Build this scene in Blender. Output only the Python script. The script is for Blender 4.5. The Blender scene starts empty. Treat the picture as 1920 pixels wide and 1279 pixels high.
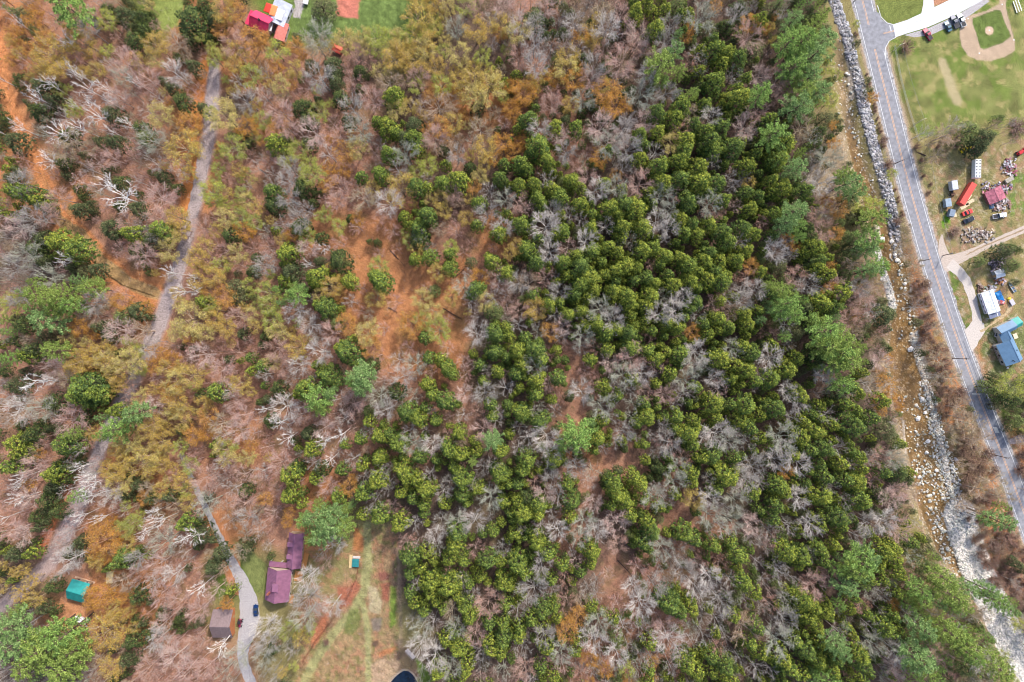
import bpy, math, random
import numpy as np, time
T_0 = time.time()
from mathutils import Vector, Matrix

# ------------------------------------------------------------------ camera, sky, sun
S = 0.21                     # metres per photo pixel on the ground
HC = 1920*S/1.5              # camera height for a 24 mm lens on a 36 mm sensor
scn = bpy.context.scene
cam_d = bpy.data.cameras.new("Camera"); cam_d.sensor_width = 36; cam_d.lens = 24
cam_d.clip_start = 1; cam_d.clip_end = 6000
cam = bpy.data.objects.new("Camera", cam_d); scn.collection.objects.link(cam)
cam.location = (0, 0, HC); scn.camera = cam
SUN_EL, SUN_AZ = math.radians(43), math.radians(32)      # azimuth clockwise from photo top
w = bpy.data.worlds.new("World"); scn.world = w; w.use_nodes = True
nt = w.node_tree; bgn = nt.nodes["Background"]
sky = nt.nodes.new("ShaderNodeTexSky"); sky.sky_type = 'NISHITA'; sky.sun_disc = False
sky.sun_elevation = SUN_EL; sky.sun_rotation = SUN_AZ; sky.dust_density = 2.5; sky.air_density = 0.8
nt.links.new(sky.outputs[0], bgn.inputs[0]); bgn.inputs[1].default_value = 0.15
sd = bpy.data.lights.new("Sun", 'SUN'); sd.energy = 2.1; sd.angle = math.radians(4); sd.color = (1, .95, .87)
so = bpy.data.objects.new("Sun", sd); scn.collection.objects.link(so)
dv = Vector((math.sin(SUN_AZ)*math.cos(SUN_EL), math.cos(SUN_AZ)*math.cos(SUN_EL), math.sin(SUN_EL)))
so.rotation_euler = dv.to_track_quat('Z', 'Y').to_euler(); so.location = dv*400
scn.view_settings.view_transform = 'Standard'; scn.view_settings.look = 'None'
scn.render.filter_size = 1.05; scn.cycles.filter_width = 1.05
scn.view_settings.exposure = 0.95; scn.view_settings.gamma = 1

def P(px, py, z=0.0):
    k = S*(1-z/HC)
    return np.array(((px-960)*k, (639.5-py)*k, z))

# ------------------------------------------------------------------ noise helpers
def vnoise(x, y, seed=0):
    xi = np.floor(x).astype(np.int64); yi = np.floor(y).astype(np.int64)
    fx = x-xi; fy = y-yi; fx = fx*fx*(3-2*fx); fy = fy*fy*(3-2*fy)
    def h(a, b):
        n = (a*374761393 + b*668265263 + seed*982451653) & 0x7fffffff
        n = ((n ^ (n >> 13))*1274126177) & 0x7fffffff
        return ((n ^ (n >> 16)) & 0xffff)/65535.0
    return (h(xi, yi)*(1-fx)+h(xi+1, yi)*fx)*(1-fy)+(h(xi, yi+1)*(1-fx)+h(xi+1, yi+1)*fx)*fy
def fbm(x, y, seed=0, o=4):
    v = 0; a = .5; t = 0
    for i in range(o):
        v = v+a*vnoise(x*2**i, y*2**i, seed+i*17); t += a; a *= .55
    return v/t
def in_poly(px, py, poly):
    poly = np.array(poly, float); r = np.zeros(px.shape, bool); n = len(poly); j = n-1
    for i in range(n):
        xi, yi = poly[i]; xj, yj = poly[j]
        if yi != yj:
            c = ((yi > py) != (yj > py)) & (px < (xj-xi)*(py-yi)/(yj-yi)+xi); r ^= c
        j = i
    return r
def d_line(px, py, pl):
    """distance to a polyline and the fraction along it"""
    best = np.full(np.shape(px), 1e9); par = np.zeros(np.shape(px)); n = len(pl)-1
    for i in range(n):
        ax, ay = pl[i][:2]; bx, by = pl[i+1][:2]; dx, dy = bx-ax, by-ay
        t = np.clip(((px-ax)*dx+(py-ay)*dy)/(dx*dx+dy*dy+1e-9), 0, 1)
        d = np.hypot(px-ax-t*dx, py-ay-t*dy); m = d < best
        best = np.where(m, d, best); par = np.where(m, i+t, par)
    return best, par
def d_poly(px, py, poly):
    d, _ = d_line(px, py, list(poly)+[poly[0]])
    return np.where(in_poly(px, py, poly), -d, d)
def sm(a, b, x):
    t = np.clip((x-a)/(b-a), 0, 1); return t*t*(3-2*t)

# ------------------------------------------------------------------ materials
MATS = {}
def mat(name, col, rough=.85, metal=0, var=.12, scale=3.0, bump=0, spec=.25):
    if name in MATS: return MATS[name]
    m = bpy.data.materials.new(name); m.use_nodes = True; t = m.node_tree; b = t.nodes["Principled BSDF"]
    b.inputs["Roughness"].default_value = rough; b.inputs["Metallic"].default_value = metal
    b.inputs["Specular IOR Level"].default_value = spec
    tc = t.nodes.new("ShaderNodeTexCoord"); nz = t.nodes.new("ShaderNodeTexNoise")
    nz.inputs["Scale"].default_value = scale; nz.inputs["Detail"].default_value = 5
    t.links.new(tc.outputs["Object"], nz.inputs["Vector"])
    mr = t.nodes.new("ShaderNodeMapRange"); mr.inputs["From Min"].default_value = .3; mr.inputs["From Max"].default_value = .7
    mr.inputs["To Min"].default_value = 1-var*1.6; mr.inputs["To Max"].default_value = 1+var*1.6
    t.links.new(nz.outputs["Fac"], mr.inputs["Value"])
    mx = t.nodes.new("ShaderNodeVectorMath"); mx.operation = 'MULTIPLY'
    mx.inputs[0].default_value = col[:3]; t.links.new(mr.outputs[0], mx.inputs[1]); t.links.new(mx.outputs[0], b.inputs["Base Color"])
    if bump:
        bp = t.nodes.new("ShaderNodeBump"); bp.inputs["Strength"].default_value = bump; bp.inputs["Distance"].default_value = .1
        t.links.new(nz.outputs["Fac"], bp.inputs["Height"]); t.links.new(bp.outputs[0], b.inputs["Normal"])
    MATS[name] = m; return m
def attr_mat(name, rough=.9, lo=.75, hi=1.25, scale=1.2, detail=6, bump=0, transl=0.0, spec=.1):
    """colour from the mesh's own Col attribute, broken up with procedural noise"""
    m = bpy.data.materials.new(name); m.use_nodes = True; t = m.node_tree; b = t.nodes["Principled BSDF"]
    b.inputs["Roughness"].default_value = rough; b.inputs["Specular IOR Level"].default_value = spec
    at = t.nodes.new("ShaderNodeAttribute"); at.attribute_name = "Col"
    out = at.outputs["Color"]
    if scale:
        tc = t.nodes.new("ShaderNodeTexCoord"); nz = t.nodes.new("ShaderNodeTexNoise")
        nz.inputs["Scale"].default_value = scale; nz.inputs["Detail"].default_value = detail; nz.inputs["Roughness"].default_value = .7
        t.links.new(tc.outputs["Object"], nz.inputs["Vector"])
        mr = t.nodes.new("ShaderNodeMapRange"); mr.inputs["From Min"].default_value = .35; mr.inputs["From Max"].default_value = .65
        mr.inputs["To Min"].default_value = lo; mr.inputs["To Max"].default_value = hi
        t.links.new(nz.outputs["Fac"], mr.inputs["Value"])
        mx = t.nodes.new("ShaderNodeVectorMath"); mx.operation = 'MULTIPLY'
        t.links.new(out, mx.inputs[0]); t.links.new(mr.outputs[0], mx.inputs[1]); out = mx.outputs[0]
        if bump:
            bp = t.nodes.new("ShaderNodeBump"); bp.inputs["Strength"].default_value = bump; bp.inputs["Distance"].default_value = .25
            t.links.new(nz.outputs["Fac"], bp.inputs["Height"]); t.links.new(bp.outputs[0], b.inputs["Normal"])
    t.links.new(out, b.inputs["Base Color"])
    if transl:
        tr = t.nodes.new("ShaderNodeBsdfTranslucent"); ms = t.nodes.new("ShaderNodeMixShader"); ms.inputs[0].default_value = transl
        t.links.new(out, tr.inputs["Color"]); t.links.new(b.outputs[0], ms.inputs[1]); t.links.new(tr.outputs[0], ms.inputs[2])
        t.links.new(ms.outputs[0], t.nodes["Material Output"].inputs["Surface"])
    return m
M_GROUND = attr_mat("ground_cover", .95, .45, 1.5, 2.6, 9, bump=.2)
M_LEAF = attr_mat("foliage", .75, scale=0, transl=.28)
M_WOOD = attr_mat("bark_and_twigs", .9, .8, 1.2, 2.5, 3)
M_ROCK = attr_mat("river_stone", .85, .75, 1.2, 1.5, 5)

# ------------------------------------------------------------------ mesh buffer
class MB:
    def __init__(s): s.v = []; s.q = []; s.t = []; s.c = []; s.qm = []; s.tm = []; s.n = 0
    def add(s, v, q=None, t=None, c=(.5, .5, .5), m=0):
        v = np.asarray(v, float).reshape(-1, 3); s.v.append(v)
        c = np.asarray(c, float)
        s.c.append(np.broadcast_to(c, (len(v), 3)) if c.ndim == 1 else c)
        if q is not None and len(q):
            q = np.asarray(q, int).reshape(-1, 4); s.q.append(q+s.n); s.qm.append(np.full(len(q), m))
        if t is not None and len(t):
            t = np.asarray(t, int).reshape(-1, 3); s.t.append(t+s.n); s.tm.append(np.full(len(t), m))
        s.n += len(v)
    def arrays(s):
        v = np.concatenate(s.v); c = np.concatenate(s.c)
        q = np.concatenate(s.q) if s.q else np.zeros((0, 4), int); t = np.concatenate(s.t) if s.t else np.zeros((0, 3), int)
        qm = np.concatenate(s.qm) if s.qm else np.zeros(0, int); tm = np.concatenate(s.tm) if s.tm else np.zeros(0, int)
        return v, q, t, c, qm, tm
    def mesh(s, name, mats, smooth=False):
        v, q, t, c, qm, tm = s.arrays()
        me = bpy.data.meshes.new(name); me.vertices.add(len(v)); me.vertices.foreach_set("co", v.astype(np.float32).ravel())
        nl = q.size+t.size; me.loops.add(nl)
        me.loops.foreach_set("vertex_index", np.concatenate([q.ravel(), t.ravel()]).astype(np.int32))
        npg = len(q)+len(t); me.polygons.add(npg)
        st = np.concatenate([np.arange(len(q))*4, q.size+np.arange(len(t))*3]).astype(np.int32)
        me.polygons.foreach_set("loop_start", st)
        me.polygons.foreach_set("material_index", np.concatenate([qm, tm]).astype(np.int32))
        me.polygons.foreach_set("use_smooth", np.full(npg, bool(smooth)))
        a = me.attributes.new("Col", 'FLOAT_COLOR', 'POINT')
        a.data.foreach_set("color", np.concatenate([c, np.ones((len(c), 1))], 1).astype(np.float32).ravel())
        for m in (mats if isinstance(mats, (list, tuple)) else [mats]): me.materials.append(m)
        me.update(calc_edges=True); return me
def link(name, me, parent=None, loc=None, rz=0):
    o = bpy.data.objects.new(name, me); scn.collection.objects.link(o)
    if parent is not None: o.parent = parent
    if loc is not None: o.location = tuple(loc)
    if rz: o.rotation_euler = (0, 0, rz)
    return o
USED = {}
def tag(o, label=None, cat=None, group=None, kind=None):
    if label:
        USED[label] = USED.get(label, 0)+1; o['label'] = label
    if cat: o['category'] = cat
    if group: o['group'] = group
    if kind: o['kind'] = kind
    return o
def thing(name, label, cat, loc=(0, 0, 0), rz=0, group=None):
    return tag(link(name, None, None, loc, rz), label, cat, group)

def tube_segs(mb, p0, p1, r0, r1, c, m=0, n=3):
    p0 = np.asarray(p0, float).reshape(-1, 3); p1 = np.asarray(p1, float).reshape(-1, 3); k = len(p0)
    d = p1-p0; d /= np.linalg.norm(d, axis=1, keepdims=True)+1e-9
    up = np.where(np.abs(d[:, 2:3]) > .9, np.array([[1., 0, 0]]), np.array([[0, 0, 1.]]))
    a = np.cross(d, up); a /= np.linalg.norm(a, axis=1, keepdims=True)+1e-9; b = np.cross(d, a)
    an = np.arange(n)*2*np.pi/n
    off = a[:, None]*np.cos(an)[None, :, None]+b[:, None]*np.sin(an)[None, :, None]
    r0 = np.broadcast_to(r0, (k,))[:, None, None]; r1 = np.broadcast_to(r1, (k,))[:, None, None]
    v = np.concatenate([p0[:, None]+off*r0, p1[:, None]+off*r1], 1)
    i = np.arange(n); j = (i+1) % n; q = np.stack([i, j, j+n, i+n], 1)
    q = (q[None]+(np.arange(k)*2*n)[:, None, None]).reshape(-1, 4)
    c = np.asarray(c, float)
    if c.ndim == 2: c = np.repeat(c, 2*n, 0)
    mb.add(v.reshape(-1, 3), q, c=c, m=m)
def leaves(mb, rng, p, size, nrm, tilt, c, m=0, asp=.7):
    k = len(p); n = nrm+rng.normal(0, tilt, (k, 3)); n /= np.linalg.norm(n, axis=1, keepdims=True)+1e-9
    r = rng.normal(size=(k, 3)); a = np.cross(n, r); a /= np.linalg.norm(a, axis=1, keepdims=True)+1e-9; b = np.cross(n, a)
    sz = (size*rng.uniform(.6, 1.3, k))[:, None]; a = a*sz*.5; b = b*sz*.5*asp
    v = np.stack([p-a, p-b*.9, p+a, p+b*.9], 1).reshape(-1, 3)
    mb.add(v, np.arange(4*k).reshape(-1, 4), c=np.repeat(c, 4, 0), m=m)

# ------------------------------------------------------------------ generic solids
def box(mb, x0, x1, y0, y1, z0, z1, c=(.5, .5, .5), m=0, tx=0, ty=0):
    """box, its top drawn in by tx, ty"""
    v = [(x0, y0, z0), (x1, y0, z0), (x1, y1, z0), (x0, y1, z0), (x0+tx, y0+ty, z1), (x1-tx, y0+ty, z1), (x1-tx, y1-ty, z1), (x0+tx, y1-ty, z1)]
    mb.add(v, [(0, 3, 2, 1), (4, 5, 6, 7), (0, 1, 5, 4), (1, 2, 6, 5), (2, 3, 7, 6), (3, 0, 4, 7)], c=c, m=m)
def bevel_obj(o, wd=.04, seg=2):
    b = o.modifiers.new("bevel", 'BEVEL'); b.width = wd; b.segments = seg; b.limit_method = 'ANGLE'; return o
def boxobj(name, mt, parent, *b, bev=0, tx=0, ty=0):
    mb = MB(); box(mb, *b, tx=tx, ty=ty); o = link(name, mb.mesh(name, mt), parent)
    if bev: bevel_obj(o, bev)
    return o
def cyl(mb, p0, p1, r0, r1=None, n=12, c=(.5, .5, .5), m=0):
    r1 = r0 if r1 is None else r1
    tube_segs(mb, [p0], [p1], r0, r1, c, m, n)
    b = mb.n-2*n; idx = np.arange(n)
    for base, ctr in ((b, p0), (b+n, p1)):
        mb.add([ctr], c=c)
        t = np.stack([np.full(n, mb.n-1), base+idx, base+(idx+1) % n], 1); mb.t.append(t); mb.tm.append(np.full(n, m))
def ribbon(name, pts, z, mt, jag=0, seed=1, step=1.5, label=None):
    """flat strip along photo-pixel points (px, py, width px)"""
    P0 = np.array(pts, float); out = []
    for i in range(len(P0)-1):
        L = np.hypot(*(P0[i+1, :2]-P0[i, :2]))*S; n = max(1, int(L/step))
        for k in range(n): out.append(P0[i]+(P0[i+1]-P0[i])*k/n)
    out.append(P0[-1]); A = np.array(out)
    if len(P0) > 2 and len(A) > 12:
        K = min(9, len(A)//4*2+1); ker = np.ones(K)/K; pad = K//2
        for c in range(3):
            e = np.pad(A[:, c], pad, mode='reflect', reflect_type='odd'); A[:, c] = np.convolve(e, ker, 'valid')
    T = np.gradient(A[:, :2], axis=0); T /= np.linalg.norm(T, axis=1, keepdims=True)+1e-9; N = np.stack([-T[:, 1], T[:, 0]], 1)
    rr = np.random.default_rng(seed); hw = A[:, 2]/2
    jl = rr.uniform(-jag, jag, len(A)); jr = rr.uniform(-jag, jag, len(A))
    Lp = A[:, :2]+N*(hw+jl)[:, None]; Rp = A[:, :2]-N*(hw+jr)[:, None]
    n = len(A); v = np.zeros((2*n, 3)); v[0::2, 0] = (Lp[:, 0]-960)*S; v[0::2, 1] = (639.5-Lp[:, 1])*S
    v[1::2, 0] = (Rp[:, 0]-960)*S; v[1::2, 1] = (639.5-Rp[:, 1])*S; v[:, 2] = z
    i = np.arange(n-1)*2; q = np.stack([i, i+1, i+3, i+2], 1)
    mb = MB(); mb.add(v, q); o = link(name, mb.mesh(name, mt)); o['kind'] = 'structure'; return o
def sheet(name, poly, z, mt):
    me = bpy.data.meshes.new(name); me.from_pydata([tuple(P(a, b)[:2])+(z,) for a, b in poly], [], [list(range(len(poly)))])
    me.materials.append(mt); o = link(name, me); o['kind'] = 'structure'; return o

def zone(x, y):
    c = ["far left", "left", "middle", "right", "far right"][int(min(4, max(0, x//384)))]; r = ["top", "upper", "lower", "bottom"][int(min(3, max(0, y//320)))]
    return f"in the {r} {c}"
def assign_labels(items, cat, group):
    """a label for each that is true of it alone: its look, where it stands and what grows or lies beside it"""
    n = len(items); X = np.array([i['x'] for i in items]); Y = np.array([i['y'] for i in items])
    for i, it in enumerate(items):
        d = np.hypot(X-X[i], Y-Y[i]); nb = np.argsort(d)[1:6]; it['zone'] = zone(it['x'], it['y']); f = []
        for j in nb:
            dx, dy = X[j]-X[i], Y[j]-Y[i]; rel = ("left of" if dx > 0 else "right of") if abs(dx) > abs(dy) else ("above" if dy > 0 else "below"); s = items[j]['look']
            f.append(f"{rel} {'an' if s[0] in 'aeio' else 'a'} {s}"); f.append(f"{rel} a {items[j]['size']} {s}")
        it['facts'] = list(dict.fromkeys(f))
    idx = {}
    for i, it in enumerate(items): idx.setdefault((it['size'], it['look']), []).append(i)
    for i, it in enumerate(items):
        same = [items[j] for j in idx[(it['size'], it['look'])] if j != i]; pick = None; F = it['facts']; base = f"{it['size']} {it['look']}"
        opts = [(('place',), ())]+[(('place',), (a,)) for a in F]+[(('zone',), (a,)) for a in F]+[(('zone',), (a, b)) for a in F for b in F if a < b]+[(('place', 'zone'), (a,)) for a in F]+[((), (a, b)) for a in F for b in F if a < b]+[(('place',), (a, b)) for a in F for b in F if a < b]
        best = None
        for keys, fs in opts:
            lab = base+"".join(" "+it[k] for k in keys)+(", " if keys and fs else (" " if fs else ""))+" and ".join(fs)
            if len(lab.split()) > 16 or lab in USED: continue
            m = sum(all(o[k] == it[k] for k in keys) and all(a in o['facts'] for a in fs) for o in same)
            if best is None or m < best[0]: best = (m, lab)
            if m == 0: break
        if best is None or best[0] > 0:
            base2 = (best[1] if best else base+" "+it['zone']); a_, b_ = it['x']/19.2, it['y']/12.79; alt = f"{base} {it['zone']}, {a_:.1f}% across and {b_:.1f}% down"
            lab = alt if (best is None or best[1] in USED or len(base2.split()) > 16) else best[1]
        else: lab = best[1]
        tag(it['o'], lab, it.get('cat', cat), it.get('group', group))
# ------------------------------------------------------------------ layout (photo pixels)
HWY = [(1588, -120), (1600, -60), (1617, 0), (1640, 92), (1665, 190), (1698, 325), (1742, 480), (1796, 640), (1826, 720), (1857, 800), (1890, 880), (1925, 975), (1960, 1070), (2010, 1200), (2060, 1330)]
LROAD = [(402, 118, 20), (400, 150, 29), (393, 250, 30), (376, 330, 29), (362, 400, 28), (342, 480, 29), (322, 545, 32), (297, 612, 32), (268, 672, 32), (238, 735, 32), (204, 800, 30), (184, 850, 30), (165, 900, 32), (142, 960, 34), (117, 1010, 34), (90, 1060, 30), (45, 1100, 24), (0, 1140, 20), (-60, 1190, 20)]
TRAIL = [(-10, 40), (5, 150), (30, 230), (60, 290), (92, 360), (110, 410), (150, 440), (190, 490), (240, 530), (290, 550)]
DRIVE = [(340, 850, 10), (362, 905, 11), (385, 950, 11), (408, 1000, 12), (435, 1055, 17), (458, 1095, 25), (470, 1140, 38), (465, 1180, 34), (452, 1225, 18), (462, 1262, 20), (480, 1300, 20)]
RIVER = [(1560, -60, 6), (1572, 60, 6), (1582, 150, 8), (1596, 240, 12), (1616, 320, 16), (1644, 400, 24), (1668, 450, 38), (1684, 520, 44), (1698, 600, 40), (1700, 680, 54), (1722, 780, 62), (1745, 860, 66), (1762, 940, 70), (1785, 1020, 50), (1815, 1080, 18), (1860, 1160, 12), (1905, 1250, 12), (1940, 1320, 12)]
RIPRAP = [(1558, -40), (1564, 0), (1575, 35), (1589, 70), (1598, 112), (1610, 150), (1618, 190), (1630, 240), (1640, 280), (1652, 320), (1664, 360), (1674, 400), (1682, 440), (1688, 480)]
BARS = [([(1648, 468), (1660, 510), (1672, 545), (1678, 575)], 13), ([(1718, 630), (1728, 670), (1740, 705)], 16), ([(1802, 965), (1812, 1005), (1833, 1068), (1867, 1140), (1895, 1200), (1930, 1275)], 54),
        ([(1738, 715), (1756, 780), (1772, 850), (1786, 920), (1802, 975)], 9), ([(1698, 790), (1700, 820), (1703, 850)], 3), ([(1648, 425), (1650, 445)], 10), ([(1595, 135), (1600, 180)], 8)]
POND = [(733, 1283), (740, 1272), (749, 1265), (757, 1259), (765, 1261), (772, 1266), (778, 1274), (782, 1284), (778, 1300), (758, 1308), (740, 1300)]
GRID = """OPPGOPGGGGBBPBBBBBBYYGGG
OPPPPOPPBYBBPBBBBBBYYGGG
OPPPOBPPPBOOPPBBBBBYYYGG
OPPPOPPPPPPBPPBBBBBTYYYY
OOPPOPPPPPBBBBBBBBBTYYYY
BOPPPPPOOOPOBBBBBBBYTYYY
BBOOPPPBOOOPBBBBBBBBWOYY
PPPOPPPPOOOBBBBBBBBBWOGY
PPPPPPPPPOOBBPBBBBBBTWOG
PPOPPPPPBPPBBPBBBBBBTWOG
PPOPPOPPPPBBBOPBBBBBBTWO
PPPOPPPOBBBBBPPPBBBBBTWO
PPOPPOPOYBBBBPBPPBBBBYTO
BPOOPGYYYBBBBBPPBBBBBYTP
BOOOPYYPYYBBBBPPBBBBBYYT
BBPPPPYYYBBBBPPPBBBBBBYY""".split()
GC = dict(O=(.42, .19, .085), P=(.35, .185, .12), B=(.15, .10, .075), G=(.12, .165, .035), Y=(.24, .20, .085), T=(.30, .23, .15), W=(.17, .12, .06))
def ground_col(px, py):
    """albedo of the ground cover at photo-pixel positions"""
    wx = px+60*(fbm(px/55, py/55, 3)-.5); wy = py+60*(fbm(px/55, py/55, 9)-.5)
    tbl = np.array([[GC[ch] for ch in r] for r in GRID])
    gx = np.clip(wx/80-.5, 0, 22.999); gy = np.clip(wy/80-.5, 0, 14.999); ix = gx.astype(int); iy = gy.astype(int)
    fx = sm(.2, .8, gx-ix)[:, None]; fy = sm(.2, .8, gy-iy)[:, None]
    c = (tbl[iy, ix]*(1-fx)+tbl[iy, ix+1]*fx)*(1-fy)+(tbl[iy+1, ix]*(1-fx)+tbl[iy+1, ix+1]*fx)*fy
    def lay(c, k, col, jit=.15, s=6):
        i = np.nonzero(k > .002)[0]
        if len(i):
            n = (fbm(px[i]/s, py[i]/s, 31, 3)-.5)*2*jit+1 if jit else np.ones(len(i)); q = k[i][:, None]
            c[i] = c[i]*(1-q)+np.array(col)[None]*n[:, None]*q
        return c
    f = fbm(px/9, py/9, 5, 5); c = c*(.78+.44*f)[:, None]
    m = sm(.52, .7, fbm(px/26, py/26, 41)); c = lay(c, m*.35*(px < 1500), (.15, .13, .05))
    # green moss and fern patches, orange drifts
    d, _ = d_line(px, py, TRAIL); n = 7*fbm(px/12, py/12, 8)
    tw = 5*sm(380, 440, py); c = lay(c, sm(18, 11, d+n-3-tw), (.50, .21, .085), .35); c = lay(c, sm(9, 4, d+n-4-tw)*.75*sm(300, 430, py), (.31, .235, .11), .3)
    rd = d_line(px, py, LROAD); rw = np.interp(rd[1], np.arange(len(LROAD)), [q[2] for q in LROAD])/2; c = lay(c, sm(5, -4, rd[0]-rw+n-3)*.8, (.37, .29, .275), .3, 8)
    d, _ = d_line(px, py, [(385, 110), (372, 190), (366, 260), (356, 340), (345, 395)]); c = lay(c, sm(13, 7, d+n-3), (.52, .21, .07), .25)
    d, _ = d_line(px, py, [(130, 900), (105, 960), (80, 1020)]); c = lay(c, sm(13, 7, d+n-3), (.5, .17, .08), .25)
    d, _ = d_line(px, py, [(400, 975), (425, 1040), (450, 1100)]); c = lay(c, sm(9, 4, np.abs(d-10)+n-4)*(px < 450), (.46, .2, .09), .25)
    d, _ = d_line(px, py, [(146, 450), (165, 480), (190, 507), (230, 535), (290, 556)]); c = lay(c, sm(1.8, .6, d+n*.2-.6), (.07, .04, .02), 0)
    d, _ = d_line(px, py, [(283, -20), (287, 20), (297, 45), (304, 60)]); c = lay(c, sm(1.6, .6, d), (.12, .08, .03), 0)
    def A(poly, col, soft=3, jit=.2, k=1, s=6):
        q = np.array(poly, float); i = np.nonzero((px > q[:, 0].min()-14) & (px < q[:, 0].max()+14) & (py > q[:, 1].min()-14) & (py < q[:, 1].max()+14))[0]
        kk = np.zeros(len(px)); kk[i] = sm(soft, -soft, d_poly(px[i], py[i], poly)+n[i]-3.5)*k; return lay(c, kk, col, jit, s)
    c = A([(284, -20), (288, 20), (298, 45), (308, 62), (330, 50), (345, 20), (350, -20)], (.22, .26, .07))
    c = A([(540, -20), (545, 60), (580, 70), (620, 72), (660, 65), (765, 62), (770, -20)], (.125, .175, .05), 4, .5)
    c = A([(632, -20), (630, 30), (650, 35), (670, 34), (676, -20)], (.48, .17, .12), 2)
    c = A([(553, -20), (551, 32), (562, 34), (572, 10), (580, -20)], (.38, .34, .32), 1)
    # ball field
    c = A([(1663, 60), (1700, 66), (1860, 40), (1950, -20), (1950, 240), (1905, 232), (1880, 218), (1820, 215), (1780, 250), (1725, 258), (1690, 150)], (.175, .185, .06), 3, .5, 1, 16)
    gpatch = sm(.5, .62, fbm(px/22, py/22, 77))*(px > 1640)*(py < 255); c = lay(c, gpatch*.5, (.11, .18, .025), .3)
    gp2 = sm(.55, .68, fbm(px/14, py/14, 79))*(px > 1640)*(py < 255); c = lay(c, gp2*.6, (.34, .28, .12), .2)
    d, _ = d_line(px, py, [(1768, 118), (1782, 160), (1795, 190)]); c = lay(c, sm(13, 5, d+n-3)*.8, (.42, .34, .2))
    c = A([(1642, -20), (1644, 25), (1652, 38), (1664, 43), (1700, 36), (1728, 20), (1730, -20)], (.16, .185, .05), 2, .45)
    c = A([(1745, -20), (1750, 12), (1790, -4), (1800, -20)], (.4, .2, .12), 1)
    c = lay(c, sm(.8, -.8, d_poly(px, py, [(1800, 38), (1812, 30), (1850, 20), (1873, 8), (1878, -20), (1888, -20), (1886, 15), (1903, 78), (1902, 95), (1886, 106), (1860, 114), (1835, 113), (1815, 105), (1803, 88), (1799, 62)])+n*.35-1.2), (.42, .31, .215), .2)
    c = lay(c, sm(.8, -.8, d_poly(px, py, [(1824, 34), (1845, 26), (1868, 18), (1876, 20), (1886, 45), (1896, 68), (1880, 80), (1845, 93), (1838, 90), (1830, 62), (1823, 42)])+n*.35-1.2), (.115, .155, .04), .4)
    c = lay(c, sm(1, -1, np.hypot(px-1855, py-57.5)-8), (.55, .39, .28), .08)
    # roadside and yards
    d, _ = d_line(px, py, HWY); c = lay(c, sm(30, 22, d+n*.8-3)*.85*(py > 70), (.36, .27, .2), .2); c = lay(c, sm(23, 18, d+n*.3-1)*.9, (.5, .45, .42), .15)
    c = A([(1762, 395), (1768, 425), (1778, 432), (1782, 415), (1776, 395)], (.13, .28, .02), 2)
    c = A([(1778, 505), (1788, 505), (1800, 530), (1812, 575), (1822, 605), (1812, 628), (1805, 622), (1795, 580)], (.13, .17, .04), 2, .5)
    c = A([(1838, 655), (1850, 600), (1900, 590), (1950, 640), (1950, 800), (1900, 790), (1860, 730)], (.15, .165, .06), 4, .5)
    c = A([(1840, 520), (1860, 535), (1900, 545), (1895, 580), (1880, 605), (1850, 570)], (.44, .27, .13), 4, .3, .8)
    c = A([(1890, 330), (1925, 320), (1925, 400), (1895, 405)], (.13, .2, .04), 4, .3, .9)
    c = A([(1780, 425), (1850, 425), (1860, 450), (1800, 470)], (.3, .2, .14), 4, .4, .8)
    ym = (px > 1725)*(py > 262); c = lay(c, ym*sm(.5, .64, fbm(px/12, py/12, 91))*.65, (.32, .185, .115), .4, 4); c = lay(c, ym*sm(.54, .66, fbm(px/8, py/8, 93))*.6, (.125, .135, .055), .4, 4); c = lay(c, ym*sm(.6, .7, fbm(px/5, py/5, 95))*.5, (.45, .38, .26), .3, 3)
    # garden by the purple house
    c = A([(440, 1015), (470, 1030), (500, 1060), (492, 1110), (478, 1108), (455, 1060)], (.16, .18, .06), 4, .5)
    c = A([(560, 1240), (600, 1180), (650, 1060), (690, 990), (735, 990), (742, 1279), (560, 1290)], (.28, .185, .10), 5, .6, .8)
    yd = (px > 555)*(px < 745)*(py > 985); c = lay(c, yd*sm(.5, .66, fbm(px/11, py/11, 61))*.7, (.34, .17, .10), .3); c = lay(c, yd*sm(.55, .68, fbm(px/7, py/9, 63))*.5, (.15, .17, .05), .3)
    for pl, wd in (([(690, 985), (688, 1060), (682, 1110), (660, 1150), (625, 1190), (592, 1235), (565, 1290)], 9), ([(680, 1130), (690, 1180), (692, 1290)], 7)):
        d, _ = d_line(px, py, pl); c = lay(c, sm(wd+2, wd-3, d+n*1.0-3)*.85, (.29, .285, .125), .4)
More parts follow.
